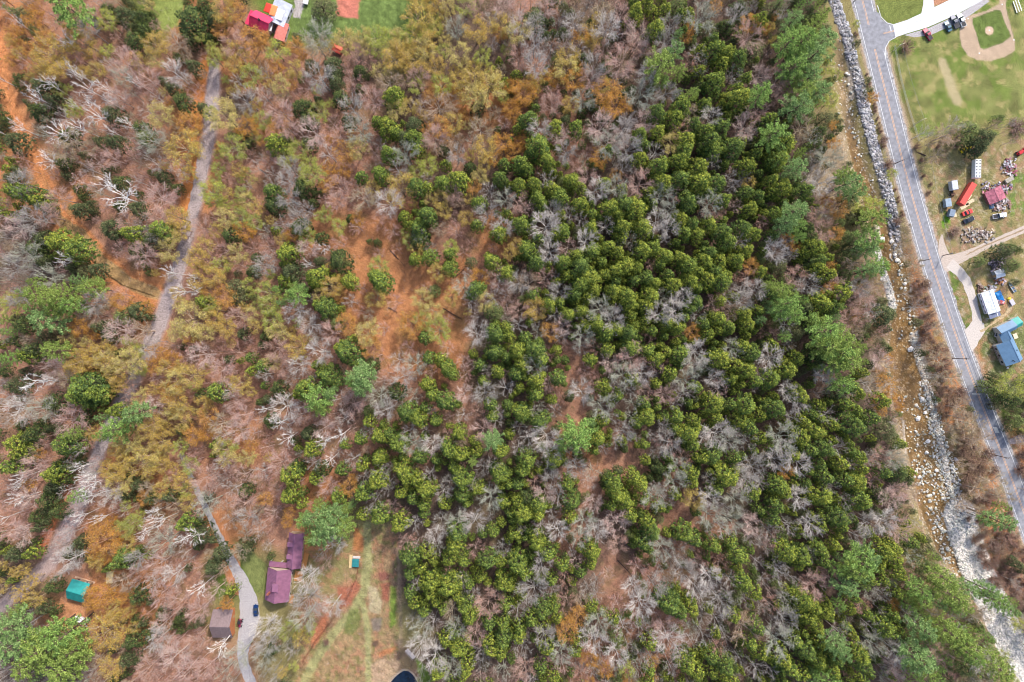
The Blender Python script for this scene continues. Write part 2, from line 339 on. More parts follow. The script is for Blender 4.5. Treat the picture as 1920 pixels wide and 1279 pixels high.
    for poly, col in (([(634, 1102), (655, 1100), (668, 1085), (678, 1100), (655, 1135), (638, 1140)], (.33, .11, .07)), ([(663, 990), (672, 992), (682, 1015), (680, 1035), (664, 1035)], (.42, .16, .06)),
                      ([(710, 1075), (722, 1070), (731, 1075), (731, 1088), (712, 1090)], (.2, .07, .06)), ([(712, 1093), (731, 1092), (729, 1125), (716, 1125)], (.28, .09, .06)),
                      ([(655, 1145), (668, 1138), (677, 1145), (674, 1175), (660, 1192), (642, 1188)], (.14, .165, .05)), ([(733, 1100), (743, 1100), (742, 1170), (733, 1178), (730, 1170)], (.13, .22, .03)),
                      ([(708, 1225), (742, 1212), (746, 1218), (712, 1230)], (.45, .18, .08)), ([(690, 1100), (706, 1100), (716, 1130), (712, 1150), (692, 1150)], (.42, .36, .22)),
                      ([(600, 1160), (625, 1140), (612, 1175), (588, 1215), (582, 1205)], (.45, .16, .08)), ([(696, 1160), (715, 1160), (712, 1182), (698, 1184)], (.18, .15, .13)), ([(780, 1235), (800, 1250), (815, 1290), (790, 1290)], (.13, .22, .03)),
                      ([(695, 1245), (720, 1235), (750, 1240), (745, 1262), (735, 1290), (695, 1290)], (.4, .28, .18))):
        c = A(poly, col, 3.2, .45, .8, 4)
    d, _ = d_line(px, py, [(747, 1030), (748, 1100), (752, 1180), (750, 1210)]); c = lay(c, sm(7, 2, d+n*.8-2)*.45, (.33, .24, .17), .4)
    d, _ = d_line(px, py, [(672, 1060), (668, 1085), (650, 1122), (625, 1160), (590, 1205), (568, 1240)]); c = lay(c, sm(2, .8, d+n*.3-1)*.8, (.14, .05, .03), 0)
    dp = d_poly(px, py, POND); c = lay(c, sm(4, 1, np.abs(dp-2)), (.42, .33, .26), .2)
    c = A([(165, 1125), (115, 1130), (100, 1145), (120, 1165), (165, 1170), (200, 1150)], (.46, .22, .11), 4, .4)
    # river
    rp = np.array(RIVER, float); d, t = d_line(px, py, RIVER); wd = np.interp(t, np.arange(len(rp)), rp[:, 2])/2
    c = lay(c, sm(14, 2, d-wd+n-3)*.8*(py > 90), (.25, .18, .10), .35); c = lay(c, sm(3, -2, d-wd+n*.5-2), (.29, .205, .115), .5, 9)
    c = lay(c, sm(3, -2, d-wd+n*.5-2)*sm(.5, .62, fbm(px/13, py/26, 88))*.5, (.18, .14, .07), .3)
    sp = (vnoise(px*1.1, py*1.1, 7) > .80)*sm(26, 0, d-wd)*(py > 120); c = lay(c, sp*.8, (.6, .52, .43), .1)
    for pl, wd in BARS:
        d, _ = d_line(px, py, pl); c = lay(c, sm(2, -2, d-wd/2+n*.7-3), (.70, .64, .585) if wd in (13, 54) else (.42, .35, .28), .45, 2.2)
    d, _ = d_line(px, py, RIPRAP); c = lay(c, sm(12, 9, d), (.2, .18, .16), .3)
    return np.clip(c, .01, .85)
def height(px, py):
    rp = np.array(RIVER, float); d, t = d_line(px, py, RIVER); wd = np.interp(t, np.arange(len(rp)), rp[:, 2])/2
    z = -1.98*sm(22, -4, d-wd)*sm(60, 150, py)
    dp = d_poly(px, py, POND); z = z-1.0*sm(3, -2, dp)
    for pl, w_ in BARS: d, _ = d_line(px, py, pl); z = np.maximum(z, -2.0+.7*sm(4, -3, d-w_/2)*np.ones_like(z))
    fo = 1-sm(1660, 1600, px)*0; bump = (fbm(px/10, py/10, 55)-.5)*.7*sm(1560, 1500, px)
    q, _ = d_line(px, py, LROAD); bump = bump*sm(18, 30, q); q, _ = d_line(px, py, DRIVE); bump = bump*sm(22, 32, q)
    for bx in BUILD: bump = bump*sm(bx[2], bx[2]+10, np.hypot(px-bx[0], py-bx[1]))
    return z+bump
BUILD = [(520, 1095, 45), (552, 1035, 42), (418, 1170, 36), (146, 1108, 30), (666, 1052, 20), (505, 35, 50), (632, 92, 14), (575, 5, 20), (772, 1225, 16), (207, 1082, 16), (152, 1160, 24)]
def height1(px, py): return float(height(np.array([float(px)]), np.array([float(py)]))[0])

def build_ground():
    core_x = np.arange(-40, 1960.1, 2.4); core_y = np.arange(-40, 1320.1, 2.4)
    far = np.array([8, 30, 90, 250, 700, 2000, 6000, 14000.])
    xs = np.concatenate([-40-far[::-1], core_x, 1960+far]); ys = np.concatenate([-40-far[::-1], core_y, 1320+far])
    X, Y = np.meshgrid(xs, ys); px = X.ravel(); py = Y.ravel()
    cx = np.clip(px, -200, 2100); cy = np.clip(py, -200, 1450)
    z = height(px, py); v = np.stack([(px-960)*S, (639.5-py)*S, z], 1)
    nx, ny = len(xs), len(ys); i = np.arange(nx-1)[None]+np.arange(ny-1)[:, None]*nx; i = i.ravel()
    q = np.stack([i, i+nx, i+nx+1, i+1], 1)
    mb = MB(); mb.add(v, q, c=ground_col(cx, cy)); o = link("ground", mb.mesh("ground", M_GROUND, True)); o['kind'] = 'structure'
build_ground()

# water
mw = bpy.data.materials.new("river_water"); mw.use_nodes = True; t = mw.node_tree
for n in list(t.nodes):
    if n.type == 'BSDF_PRINCIPLED': t.nodes.remove(n)
tr = t.nodes.new("ShaderNodeBsdfTransparent"); tr.inputs[0].default_value = (.88, .80, .66, 1)
gl = t.nodes.new("ShaderNodeBsdfGlossy"); gl.inputs["Roughness"].default_value = .12; fr = t.nodes.new("ShaderNodeFresnel"); fr.inputs[0].default_value = 1.33
ms = t.nodes.new("ShaderNodeMixShader"); nz = t.nodes.new("ShaderNodeTexNoise"); nz.inputs["Scale"].default_value = .9; nz.inputs["Detail"].default_value = 4
tc = t.nodes.new("ShaderNodeTexCoord"); bp = t.nodes.new("ShaderNodeBump"); bp.inputs["Strength"].default_value = .5
t.links.new(tc.outputs["Object"], nz.inputs["Vector"]); t.links.new(nz.outputs["Fac"], bp.inputs["Height"]); t.links.new(bp.outputs[0], gl.inputs["Normal"]); t.links.new(bp.outputs[0], fr.inputs["Normal"])
t.links.new(fr.outputs[0], ms.inputs[0]); t.links.new(tr.outputs[0], ms.inputs[1]); t.links.new(gl.outputs[0], ms.inputs[2]); t.links.new(ms.outputs[0], t.nodes["Material Output"].inputs["Surface"])
rv = [(a, b, c*1.0+10) for a, b, c in RIVER[3:]]
ribbon("river_water", rv, -1.75, mw)
sheet("pond_water", [(757+(a-757)*1.12, 1282+(b-1282)*1.12) for a, b in POND], -.3, mat("pond_water", (.006, .014, .03), .08, 0, .3, .6, spec=.5))

# roads
m_asph = mat("asphalt", (.255, .255, .275), .9, 0, .13, .7, .1); m_asph2 = mat("dark_asphalt_patch", (.15, .165, .20), .9, 0, .12, 1.2)
m_white = mat("white_road_paint", (.62, .62, .62), .7, 0, .2, 1.5); m_yel = mat("yellow_road_paint", (.75, .42, .22), .7, 0, .1, 2)
m_conc = mat("pale_concrete", (.60, .60, .62), .85, 0, .10, .6); m_grav = mat("grey_gravel", (.38, .355, .355), .95, 0, .22, 2.2, .2)
m_should = mat("gravel_shoulder", (.34, .32, .31), .95, 0, .35, 1.0, .3); m_dirt = mat("pale_dirt_track", (.47, .39, .33), .95, 0, .16, 2.6, .2); m_lane = mat("worn_forest_road", (.36, .295, .285), .95, 0, .28, 1.8, .2)
def off(pl, d): 
    A = np.array([p[:2] for p in pl], float); T = np.gradient(A, axis=0); T /= np.linalg.norm(T, axis=1, keepdims=True); N = np.stack([T[:, 1], -T[:, 0]], 1)
    return A+N*d
def strip(name, pl, d, wd, z, mt, jag=0, seed=1): return ribbon(name, [tuple(p)+(wd,) for p in off(pl, d)], z, mt, jag, seed)
strip("road_shoulder", HWY, 0, 42, .015, m_should, 1.6, 3)
strip("highway", HWY, 0, 35.5, .03, m_asph, .15)
sheet("side_road_throat", [(1629, 20), (1648, 24), (1653, 36), (1664, 44), (1676, 46), (1681, 69), (1668, 76), (1660, 92), (1650, 92)], .036, m_asph)
sheet("side_road", [(1674, 46), (1700, 38), (1730, 24), (1780, 0), (1812, -16), (1870, -18), (1840, 2), (1790, 29), (1740, 51), (1700, 63), (1679, 70)], .044, m_conc)
sheet("branch_road", [(1727, 27), (1752, 14), (1748, -16), (1732, -16), (1731, 8)], .038, mat("branch_concrete", (.6, .57, .57), .9, 0, .08, 1))
sheet("parking_apron", [(1695, 66), (1740, 53), (1790, 31), (1846, -2), (1856, 2), (1826, 24), (1802, 40), (1745, 66), (1715, 70)], .03, m_grav)
def sub(pl, y0, y1):
    A = np.array([tuple(p[:2]) for p in pl], float); ys = np.linspace(y0, y1, max(3, int((y1-y0)/20)))
    return [(np.interp(y, A[:, 1], A[:, 0]), y) for y in ys]
left, right = off(HWY, 15.6), off(HWY, -15.6)
if left[5][0] > right[5][0]: left, right = right, left
ribbon("edge_line", [tuple(p)+(.95,) for p in left], .04, m_white)
EAST = right
for y0, y1 in ((-60, 22), (96, 1300)): ribbon("edge_line", [(x, y, .95) for x, y in sub(EAST, y0, y1)], .041, m_white)
for dd in (-1.0, 1.0):
    for y0, y1 in ((-60, 47), (92, 1300)): ribbon("centre_line", [(x, y, .62) for x, y in sub(off(HWY, dd), y0, y1)], .042, m_yel)
for dd in (-.6, .6): ribbon("centre_line", [(1656, 63+dd*1.2, .5), (1677, 58+dd*1.2, .5)], .05, m_yel)
ribbon("edge_line", [(1645, 10, 1.1), (1652, 32, 1.1), (1663, 43, 1.1), (1674, 46, 1.1)], .048, m_white)
ribbon("edge_line", [(1680, 70, 1.1), (1667, 77, 1.1), (1660, 90, 1.1), (1660, 110, 1.1)], .052, m_white)
ribbon("stop_line", [(1668, 48, 1.6), (1671, 59, 1.6)], .055, m_white)
def lane(y0, y1, a, b, z, mt, nm):
    l = sub(off(HWY, a), y0, y1); r = sub(off(HWY, b), y0, y1); return sheet(nm, l+r[::-1], z, mt)
H2 = np.array(HWY, float)
sg = 1 if off(HWY, 5)[6][0] > H2[6][0] else -1
lane(722, 840, 3*sg, 14.4*sg, .035, m_asph2, "asphalt_patch")
lane(801, 812, 4*sg, 11*sg, .039, mat("pale_patch", (.5, .5, .47), .9), "asphalt_patch")
lane(640, 722, 9*sg, 10.2*sg, .035, m_asph2, "asphalt_seam"); lane(560, 720, 5*sg, 6*sg, .0355, mat("seam", (.42, .4, .4), .9), "asphalt_seam")
lane(330, 560, 4*sg, 5.2*sg, .035, mat("wheel_wear", (.27, .27, .32), .9), "asphalt_seam")
sheet("road_repair", [(1822, 737), (1838, 738), (1838, 740.5), (1823, 740)], .036, mat("pale_patch", (.5, .5, .47)))
ribbon("dirt_road", [(a, b, c*.78) for a, b, c in LROAD[:15]], .06, m_lane, 1.8, 5, 1.4)
ribbon("driveway", DRIVE, .05, m_grav, 1.0, 6, 1.2)
ribbon("gravel_pulloff", [(1766, 440, 3), (1766, 458, 12), (1770, 480, 22), (1776, 500, 22), (1780, 508, 10)], .02, m_dirt, .8, 8)
ribbon("dirt_track", [(1778, 492, 24), (1800, 486, 18), (1830, 469, 13), (1880, 447, 13), (1930, 426, 13)], .024, m_dirt, .6, 9)
ribbon("grass_strip", [(1812, 478, 2), (1840, 463, 2.4), (1880, 447, 2.4), (1930, 426, 2.4)], .034, mat("grass_strip", (.3, .22, .14), .95, 0, .3, 2), .6, 10)
ribbon("gravel_driveway", [(1780, 494, 20), (1800, 506, 20), (1816, 530, 17), (1826, 570, 15), (1835, 606, 16), (1835, 630, 22), (1818, 652, 26), (1803, 668, 10)], .028, mat("cream_gravel", (.53, .47, .42), .95, 0, .12, 2.6, .2), 1, 11)
sheet("gravel_apron", [(1796, 636), (1806, 622), (1816, 612), (1824, 600), (1845, 606), (1847, 622), (1838, 636), (1824, 650), (1817, 662), (1818, 684), (1811, 682)], .018, MATS["cream_gravel"])
sheet("gravel_apron", [(1757, 488), (1764, 484), (1786, 482), (1800, 492), (1792, 506), (1778, 504), (1766, 512)], .0165, m_grav)
ribbon("foot_path", [(1838, 622, 5), (1860, 608, 5), (1885, 590, 6), (1897, 572, 8)], .032, mat("tan_path", (.42, .32, .19), .95, 0, .25, 1.5), 1.5, 12)
ribbon("gravel_driveway", [(1893, 828, 8), (1910, 824, 14), (1940, 820, 14)], .02, m_lane, 1, 13)
# ------------------------------------------------------------------ rocks
def ico():
    g = (1+5**.5)/2
    v = np.array([(-1, g, 0), (1, g, 0), (-1, -g, 0), (1, -g, 0), (0, -1, g), (0, 1, g), (0, -1, -g), (0, 1, -g), (g, 0, -1), (g, 0, 1), (-g, 0, -1), (-g, 0, 1)], float)
    f = [(0, 11, 5), (0, 5, 1), (0, 1, 7), (0, 7, 10), (0, 10, 11), (1, 5, 9), (5, 11, 4), (11, 10, 2), (10, 7, 6), (7, 1, 8), (3, 9, 4), (3, 4, 2), (3, 2, 6), (3, 6, 8), (3, 8, 9), (4, 9, 5), (2, 4, 11), (6, 2, 10), (8, 6, 7), (9, 8, 1)]
    return v/np.linalg.norm(v[0]), np.array(f)
IV, IF = ico()
rr = np.random.default_rng(11)
def pct(px, py):
    return px/19.2, py/12.79
ROCKS = []      # px, py, radius m, colour, place
def scatter(pl, wd, n, r0, r1, dark, place):
    L = np.array(pl, float)[:, :2]; seg = np.linalg.norm(np.diff(L, axis=0), axis=1); cum = np.concatenate([[0], np.cumsum(seg)])
    for _ in range(n):
        s = rr.uniform(0, cum[-1]); x = np.interp(s, cum, L[:, 0]); y = np.interp(s, cum, L[:, 1]); i = min(len(seg)-1, max(0, np.searchsorted(cum, s)-1))
        tx, ty = (L[i+1]-L[i])/seg[i]; o = rr.uniform(-.5, .5)*wd
        r = r0+(r1-r0)*rr.random()**2.6; g = rr.uniform(.20, .50) if dark else rr.uniform(.38, .68)
        ROCKS.append((x-ty*o, y+tx*o, r, (g*rr.uniform(.97, 1.06), g*.98, g*(rr.uniform(.94, 1.05) if dark else rr.uniform(.82, .93))), place))
scatter(RIPRAP[:5], 19, 620, .22, .8, 1, "in the riprap bank"); scatter(RIPRAP[5:10], 19, 900, .22, .8, 1, "in the riprap bank")
scatter(RIPRAP[4:6], 14, 110, .2, .7, 1, "in the riprap bank"); scatter(RIPRAP[9:], 17, 560, .2, .75, 1, "in the riprap bank")
scatter([(1690, 480), (1705, 560), (1722, 640)], 12, 70, .3, .9, 0, "beside the river")
scatter([(1590, 150), (1610, 270), (1640, 380)], 22, 90, .15, .6, 0, "in the upper river")
scatter([(1648, 465), (1672, 545), (1680, 580)], 13, 420, .12, .45, 0, "on the pale gravel bar")
scatter([(1660, 470), (1690, 560), (1705, 660)], 46, 150, .12, .7, 0, "in the brown river")
scatter([(1735, 715), (1756, 790), (1772, 850)], 24, 620, .15, .6, 0, "in the boulder field")
scatter([(1772, 850), (1790, 930), (1802, 985)], 30, 700, .15, .65, 0, "in the boulder field")
scatter([(1722, 740), (1740, 840), (1758, 940)], 66, 480, .1, .7, 0, "in the brown river")
scatter([(1750, 850), (1765, 930), (1785, 1010)], 60, 520, .1, .7, 0, "in the brown river")
scatter([(1770, 970), (1790, 1060), (1812, 1080)], 40, 300, .14, .7, 0, "at the foot of the rapids")
scatter([(1718, 635), (1732, 690), (1742, 712)], 14, 260, .1, .4, 0, "on the pale gravel bar")
scatter([(1802, 965), (1812, 1005), (1833, 1068), (1867, 1140), (1895, 1200), (1930, 1275)], 54, 3800, .1, .45, 0, "on the white gravel bar")
scatter([(1788, 860), (1800, 930), (1815, 990)], 12, 120, .2, .7, 1, "beside the river")
scatter([(1560, 60), (1588, 140), (1606, 250)], 40, 60, .15, .5, 0, "on the river bank")
for x, y, r in ((1656, 447, 2.0), (1676, 451, 1.4), (1711, 655, 1.9), (1683, 479, 1.5), (1686, 487, 1.7), (1733, 748, 1.8), (1740, 775, 1.4), (1726, 786, 1.8), (1745, 829, 1.6), (1743, 850, 1.7), (1760, 884, 1.5), (1757, 755, 1.2), (1760, 470, 0), (1590, 136, 1.4), (1593, 139, 1.0), (1573, 212, .9)):
    if r: ROCKS.append((x, y, r*.62, (.78, .75, .70), "in the river"))
ROCKS.sort(key=lambda a: -a[2])
def rock(mb, x, y, z, r, col, fine=False):
    v = IV*(1+rr.uniform(-.28, .28, (12, 1))); v = v*np.array([rr.uniform(.8, 1.3), rr.uniform(.7, 1.1), rr.uniform(.5, .75)])*r
    a = rr.uniform(0, 6.28); c, s = math.cos(a), math.sin(a); v = v@np.array([[c, s, 0], [-s, c, 0], [0, 0, 1]])
    mb.add(v+(x, y, z), t=IF, c=np.clip(np.array(col)[None]*rr.uniform(.88, 1.1, (12, 1)), 0, .85))
xs_ = np.array([a[0] for a in ROCKS]); ys_ = np.array([a[1] for a in ROCKS]); zs_ = height(xs_, ys_)
RTONE = lambda c: "pale" if c[1] > .52 else ("light grey" if c[1] > .41 else ("mid grey" if c[1] > .30 else "dark grey"))
mbs = {}; BL = []
for k, (x, y, r, col, place) in enumerate(ROCKS):
    wx, wy, _ = P(x, y); z = zs_[k]
    if len(BL) < 300 and 0 < x < 1920 and 0 < y < 1279:
        mb = MB(); rock(mb, 0, 0, r*.25, r, col); o = link("boulder", mb.mesh("boulder", M_ROCK), None, (wx, wy, z))
        BL.append(dict(o=o, x=x, y=y, size="very large" if r > .85 else ("large" if r > .72 else ("medium" if r > .64 else "modest")), look=RTONE(col)+" boulder", place=place))
    else:
        rock(mbs.setdefault("small_river_rocks", MB()), wx, wy, z+r*.2, r, col)
assign_labels(BL, "boulder", "boulders along the river and its rock bank")
for nm, mb in mbs.items():
    o = link(nm, mb.mesh(nm, M_ROCK)); tag(o, "loose small grey and white rocks heaped along the river and its banks", "rocks", kind="stuff")

# ------------------------------------------------------------------ building helpers
M_GLASS = mat("window_glass", (.03, .04, .05), .1, 0, .05, spec=.6)
M_TYRE = mat("tyre_rubber", (.02, .02, .02), .9); M_RIM = mat("wheel_rim", (.45, .45, .47), .4, .6)
M_WHITE = mat("white_paint", (.8, .8, .8), .5, 0, .04); M_GREY = mat("grey_metal", (.3, .31, .34), .6, .1); M_LAMP = mat("lamp_lens", (.75, .75, .7), .2)
M_RED_L = mat("tail_lamp", (.35, .02, .02), .3); M_DARK = mat("dark_trim", (.03, .03, .035), .6); M_TIMBER = mat("weathered_timber", (.42, .27, .14), .85, 0, .25, 4); M_BRICK = mat("chimney_brick", (.3, .1, .07), .9, 0, .2, 6)
def rib_roof(name, L, W, ze, zr, mt, parent, ridge=0.0, over=.35, ribs=.6, side=None, hip=0):
    """two pitched metal or shingle slopes with raised ribs; ridge runs along y, built as one mesh"""
    mb = MB(); th = .12; x0, x1, y0, y1 = -W/2-over, W/2+over, -L/2-over, L/2+over
    for s, xe in ((-1, x0), (1, x1)):
        if side and side != s: continue
        v = [(xe, y0, ze), (xe, y1, ze), (ridge, y1-hip, zr), (ridge, y0+hip, zr)]
        v2 = [(a, b, c+th) for a, b, c in v]; mb.add(v+v2, [(0, 1, 2, 3), (4, 7, 6, 5), (0, 4, 5, 1), (1, 5, 6, 2), (3, 2, 6, 7), (0, 3, 7, 4)])
        n = int((y1-y0)/ribs) if ribs else 0
        for i in range(1, n):
            y = y0+i*ribs; f = 1-max(0, max(hip-(y-y0), hip-(y1-y)))/max(hip, 1e-6) if hip else 1
            xr = xe+(ridge-xe)*max(.05, f); z2 = ze+(zr-ze)*max(.05, f); h = th+.05
            mb.add([(xe, y-.04, ze+th), (xe, y+.04, ze+th), (xr, y+.04, z2+th), (xr, y-.04, z2+th), (xe, y-.03, ze+h), (xe, y+.03, ze+h), (xr, y+.03, z2+h), (xr, y-.03, z2+h)], [(4, 5, 6, 7), (0, 4, 7, 3), (1, 2, 6, 5)])
    if hip:
        for ys, yr in ((y0, y0+hip), (y1, y1-hip)):
            mb.add([(x0, ys, ze), (x1, ys, ze), (ridge, yr, zr), (x0, ys, ze+th), (x1, ys, ze+th), (ridge, yr, zr+th+.004)], [(0, 1, 4, 3)], [(3, 4, 5)])
    mb2 = MB(); box(mb2, ridge-.14, ridge+.14, y0+hip+.02, y1-hip-.02, zr+th-.02, zr+th+.06)
    r = link(name, mb.mesh(name, mt), parent); link("ridge_cap", mb2.mesh("ridge_cap", mt), r); return r
def walls(L, W, ze, zr, mt, parent, ridge=0.0, z0=-.4):
    x0, x1, y0, y1 = -W/2, W/2, -L/2, L/2; e = .01
    v = [(x0, y0, z0), (x1, y0, z0), (x1, y1, z0), (x0, y1, z0), (x0, y0, ze), (x1, y0, ze), (x1, y1, ze), (x0, y1, ze), (ridge, y0, zr-.1), (ridge, y1, zr-.1)]
    mb = MB(); mb.add(v, [(0, 1, 5, 4), (1, 2, 6, 5), (2, 3, 7, 6), (3, 0, 4, 7)], [(4, 5, 8), (6, 7, 9)]); return link("wall", mb.mesh("wall", mt), parent)
def windows(parent, L, W, zc, n, mtf, sides=(-1, 1), w_=1.0, h_=1.1):
    for s in sides:
        for i in range(n):
            y = -L/2+(i+.5)*L/n; x = s*W/2
            fr_ = boxobj("window", mtf, parent, x-.04, x+.04, y-w_/2-.08, y+w_/2+.08, zc-h_/2-.08, zc+h_/2+.08)
            boxobj("pane", M_GLASS, fr_, x-.055, x+.055, y-w_/2, y+w_/2, zc-h_/2, zc+h_/2)
def door(parent, x, y, mt, axis='x', s=1):
    if axis == 'x': d = boxobj("door", mt, parent, x-.05, x+.05, y-.45, y+.45, 0, 2.05); boxobj("handle", M_RIM, d, x+s*.05, x+s*.1, y+.3, y+.38, 1, 1.06)
    else: d = boxobj("door", mt, parent, x-.45, x+.45, y-.05, y+.05, 0, 2.05); boxobj("handle", M_RIM, d, x+.3, x+.38, y+s*.05, y+s*.1, 1, 1.06)
def house(name, label, cat, px, py, L, W, deg, ze, zr, mw_, mr, ridge=0, hip=0, nwin=3, over=.35, ribs=.6, zc=None):
    zc = ze if zc is None else zc; loc = P(px, py, zc); t = thing(name, label, cat, (loc[0], loc[1], 0), math.radians(deg))
    walls(L, W, ze, zr if not hip else ze, mw_, t, ridge); r = rib_roof("roof", L, W, ze-.05, zr, mr, t, ridge, over, ribs, None, hip)
    if nwin: windows(t, L, W, 1.5, nwin, M_WHITE)
    door(t, W*.2, -L/2, M_TIMBER, 'y', -1)
    return t, r
W_ = lambda col, nm: mat(nm, col, .8, 0, .1, 1.5)

# purple-roofed house and its wing
m_purp = mat("purple_metal_roof", (.25, .105, .17), .55, .0, .10, .8, spec=.4)
ph, pr = house("purple_roofed_house", "large house with purple ribbed metal roof at the end of the grey gravel driveway", "house", 521, 1097, 12.0, 8.6, -5.5, 3.6, 6.6, W_((.45, .36, .28), "tan_siding"), m_purp, ribs=.55, zc=4.2)
d = boxobj("dormer", W_((.45, .36, .28), "tan_siding"), ph, -1.0, .9, -1.6, 1.2, 5.2, 6.9); boxobj("dormer_roof", m_purp, d, -1.25, 1.2, -1.8, 1.4, 6.9, 7.05)
pch = boxobj("porch_roof", m_purp, ph, -4.6, 4.4, 6.42, 8.5, 2.9, 3.05)
for x in (-4.2, 0, 4.0): boxobj("porch_post", M_WHITE, pch, x-.08, x+.08, 8.2, 8.36, 0, 2.9)
boxobj("chimney", M_BRICK, pr, -3.0, -2.3, -3.2, -2.5, 3.6, 7.4)
wh, wr = house("purple_roofed_wing_house", "narrow purple-roofed house wing with small dormers beside the big bright green pine", "house", 552, 1033, 13.0, 5.0, -4.5, 3.2, 5.2, W_((.40, .30, .22), "brown_siding"), m_purp, ribs=.5, zc=4.0)
for y in (-2.2, 2.6): d = boxobj("dormer", W_((.40, .30, .22), "brown_siding"), wh, -2.4, -.6, y-.7, y+.7, 3.4, 4.9); boxobj("dormer_roof", m_purp, d, -2.6, -.4, y-.9, y+.9, 4.9, 5.02)
def deck(name, label, px, py, w_, l_, deg, h=.5, mt=M_TIMBER, rail=True, cat="deck"):
    t = thing(name, label, cat, P(px, py), math.radians(deg)); mb = MB(); n = int(l_/.16)
    for i in range(n): y = -l_/2+i*.16; box(mb, -w_/2, w_/2, y, y+.14, h-.04, h)
    link("floorboards", mb.mesh("floorboards", mt), t)
    for x in (-w_/2+.1, w_/2-.1):
        for y in (-l_/2+.1, l_/2-.1): boxobj("post", mt, t, x-.06, x+.06, y-.06, y+.06, -.3, h-.045)
    if rail:
        for x in (-w_/2+.05, w_/2-.05): boxobj("railing", mt, t, x-.04, x+.04, -l_/2, l_/2, h+.85, h+.93)
    return t
m_odeck = mat("orange_stained_timber", (.52, .24, .08), .8, 0, .2, 4)
deck("timber_deck", "long narrow orange timber deck along the east side of the purple-roofed wing", 573, 1051, 1.7, 6.2, -12, mt=m_odeck)
deck("timber_deck", "orange timber deck on the east side of the large purple-roofed house", 547, 1122, 1.6, 3.6, -6, mt=m_odeck)
deck("timber_deck", "square orange timber patio between the two purple-roofed houses", 560, 1080, 3.0, 4.0, -10, .3, mt=m_odeck, rail=False)
# brown garage
m_shin = mat("brown_shingle_roof", (.21, .155, .155), .9, 0, .16, 2, .2)
house("shingled_garage", "square garage with brown shingle roof beside the grey driveway", "garage", 417, 1170, 7.0, 10.2, 89, 3.0, 6.2, W_((.42, .16, .07), "rust_siding"), m_shin, ribs=0, nwin=2, over=.4, zc=3.4)
# teal shed
m_teal = mat("teal_metal_roof", (.02, .27, .255), .5, 0, .1, .8, spec=.4)
house("teal_roofed_shed", "shed with a bright teal metal roof half hidden by orange budding trees", "shed", 146, 1109, 6.6, 7.2, 74, 2.8, 4.9, W_((.3, .2, .13), "shed_siding"), m_teal, ribs=.45, nwin=2, zc=3.2)
t = thing("lumber_stack", "pale yellow stack of sawn lumber north-east of the teal-roofed shed", "lumber stack", P(207, 1082), math.radians(-4)); mb = MB()
for k in range(4):
    for i in range(9): box(mb, -1.2+i*.27, -1.2+i*.27+.24, -2.3+rr.uniform(-.15, .15), 2.3+rr.uniform(-.15, .15), .12+k*.17, .27+k*.17)
link("boards", mb.mesh("boards", mat("fresh_lumber", (.62, .50, .26), .8, 0, .15, 3)), t)
for y in (-1.5, 1.5): boxobj("bearer", M_TIMBER, t, -1.25, 1.25, y-.08, y+.08, -.3, .115)
deck("plank_ramp", "long pale pink plank walkway along the north side of the teal shed", 160, 1087, .9, 8.2, 73, .25, mat("pale_plank", (.6, .4, .28), .8, 0, .2, 3), False, "walkway")
# trailers and vehicles
def wheel(parent, x, y, r=.33, w_=.22, hub=None):
    mb = MB(); cyl(mb, (x-w_/2, y, r), (x+w_/2, y, r), r, n=14); o = link("wheel", None, parent)
    link("tyre", mb.mesh("tyre", M_TYRE), o); mb = MB(); cyl(mb, (x-w_/2-.02, y, r), (x+w_/2+.02, y, r), r*.58, n=10); link("rim", mb.mesh("rim", M_RIM), o)
def profile(name, mt, parent, pts, w0, w1=None, bev=.06):
    """side outline (y, z, half width) swept across x"""
    mb = MB(); n = len(pts); v = [(-h, y, z) for y, z, h in pts]+[(h, y, z) for y, z, h in pts]
    for i in range(n): j = (i+1) % n; mb.add([v[i], v[j], v[j+n], v[i+n]], [(0, 1, 2, 3)])
    me = bpy.data.meshes.new(name); me.from_pydata(v, [], [list(range(n))[::-1], list(range(n, 2*n))]+[(i, (i+1) % n, (i+1) % n+n, i+n) for i in range(n)])
    me.materials.append(mt); me.update(); o = link(name, me, parent); bevel_obj(o, bev, 3); return o
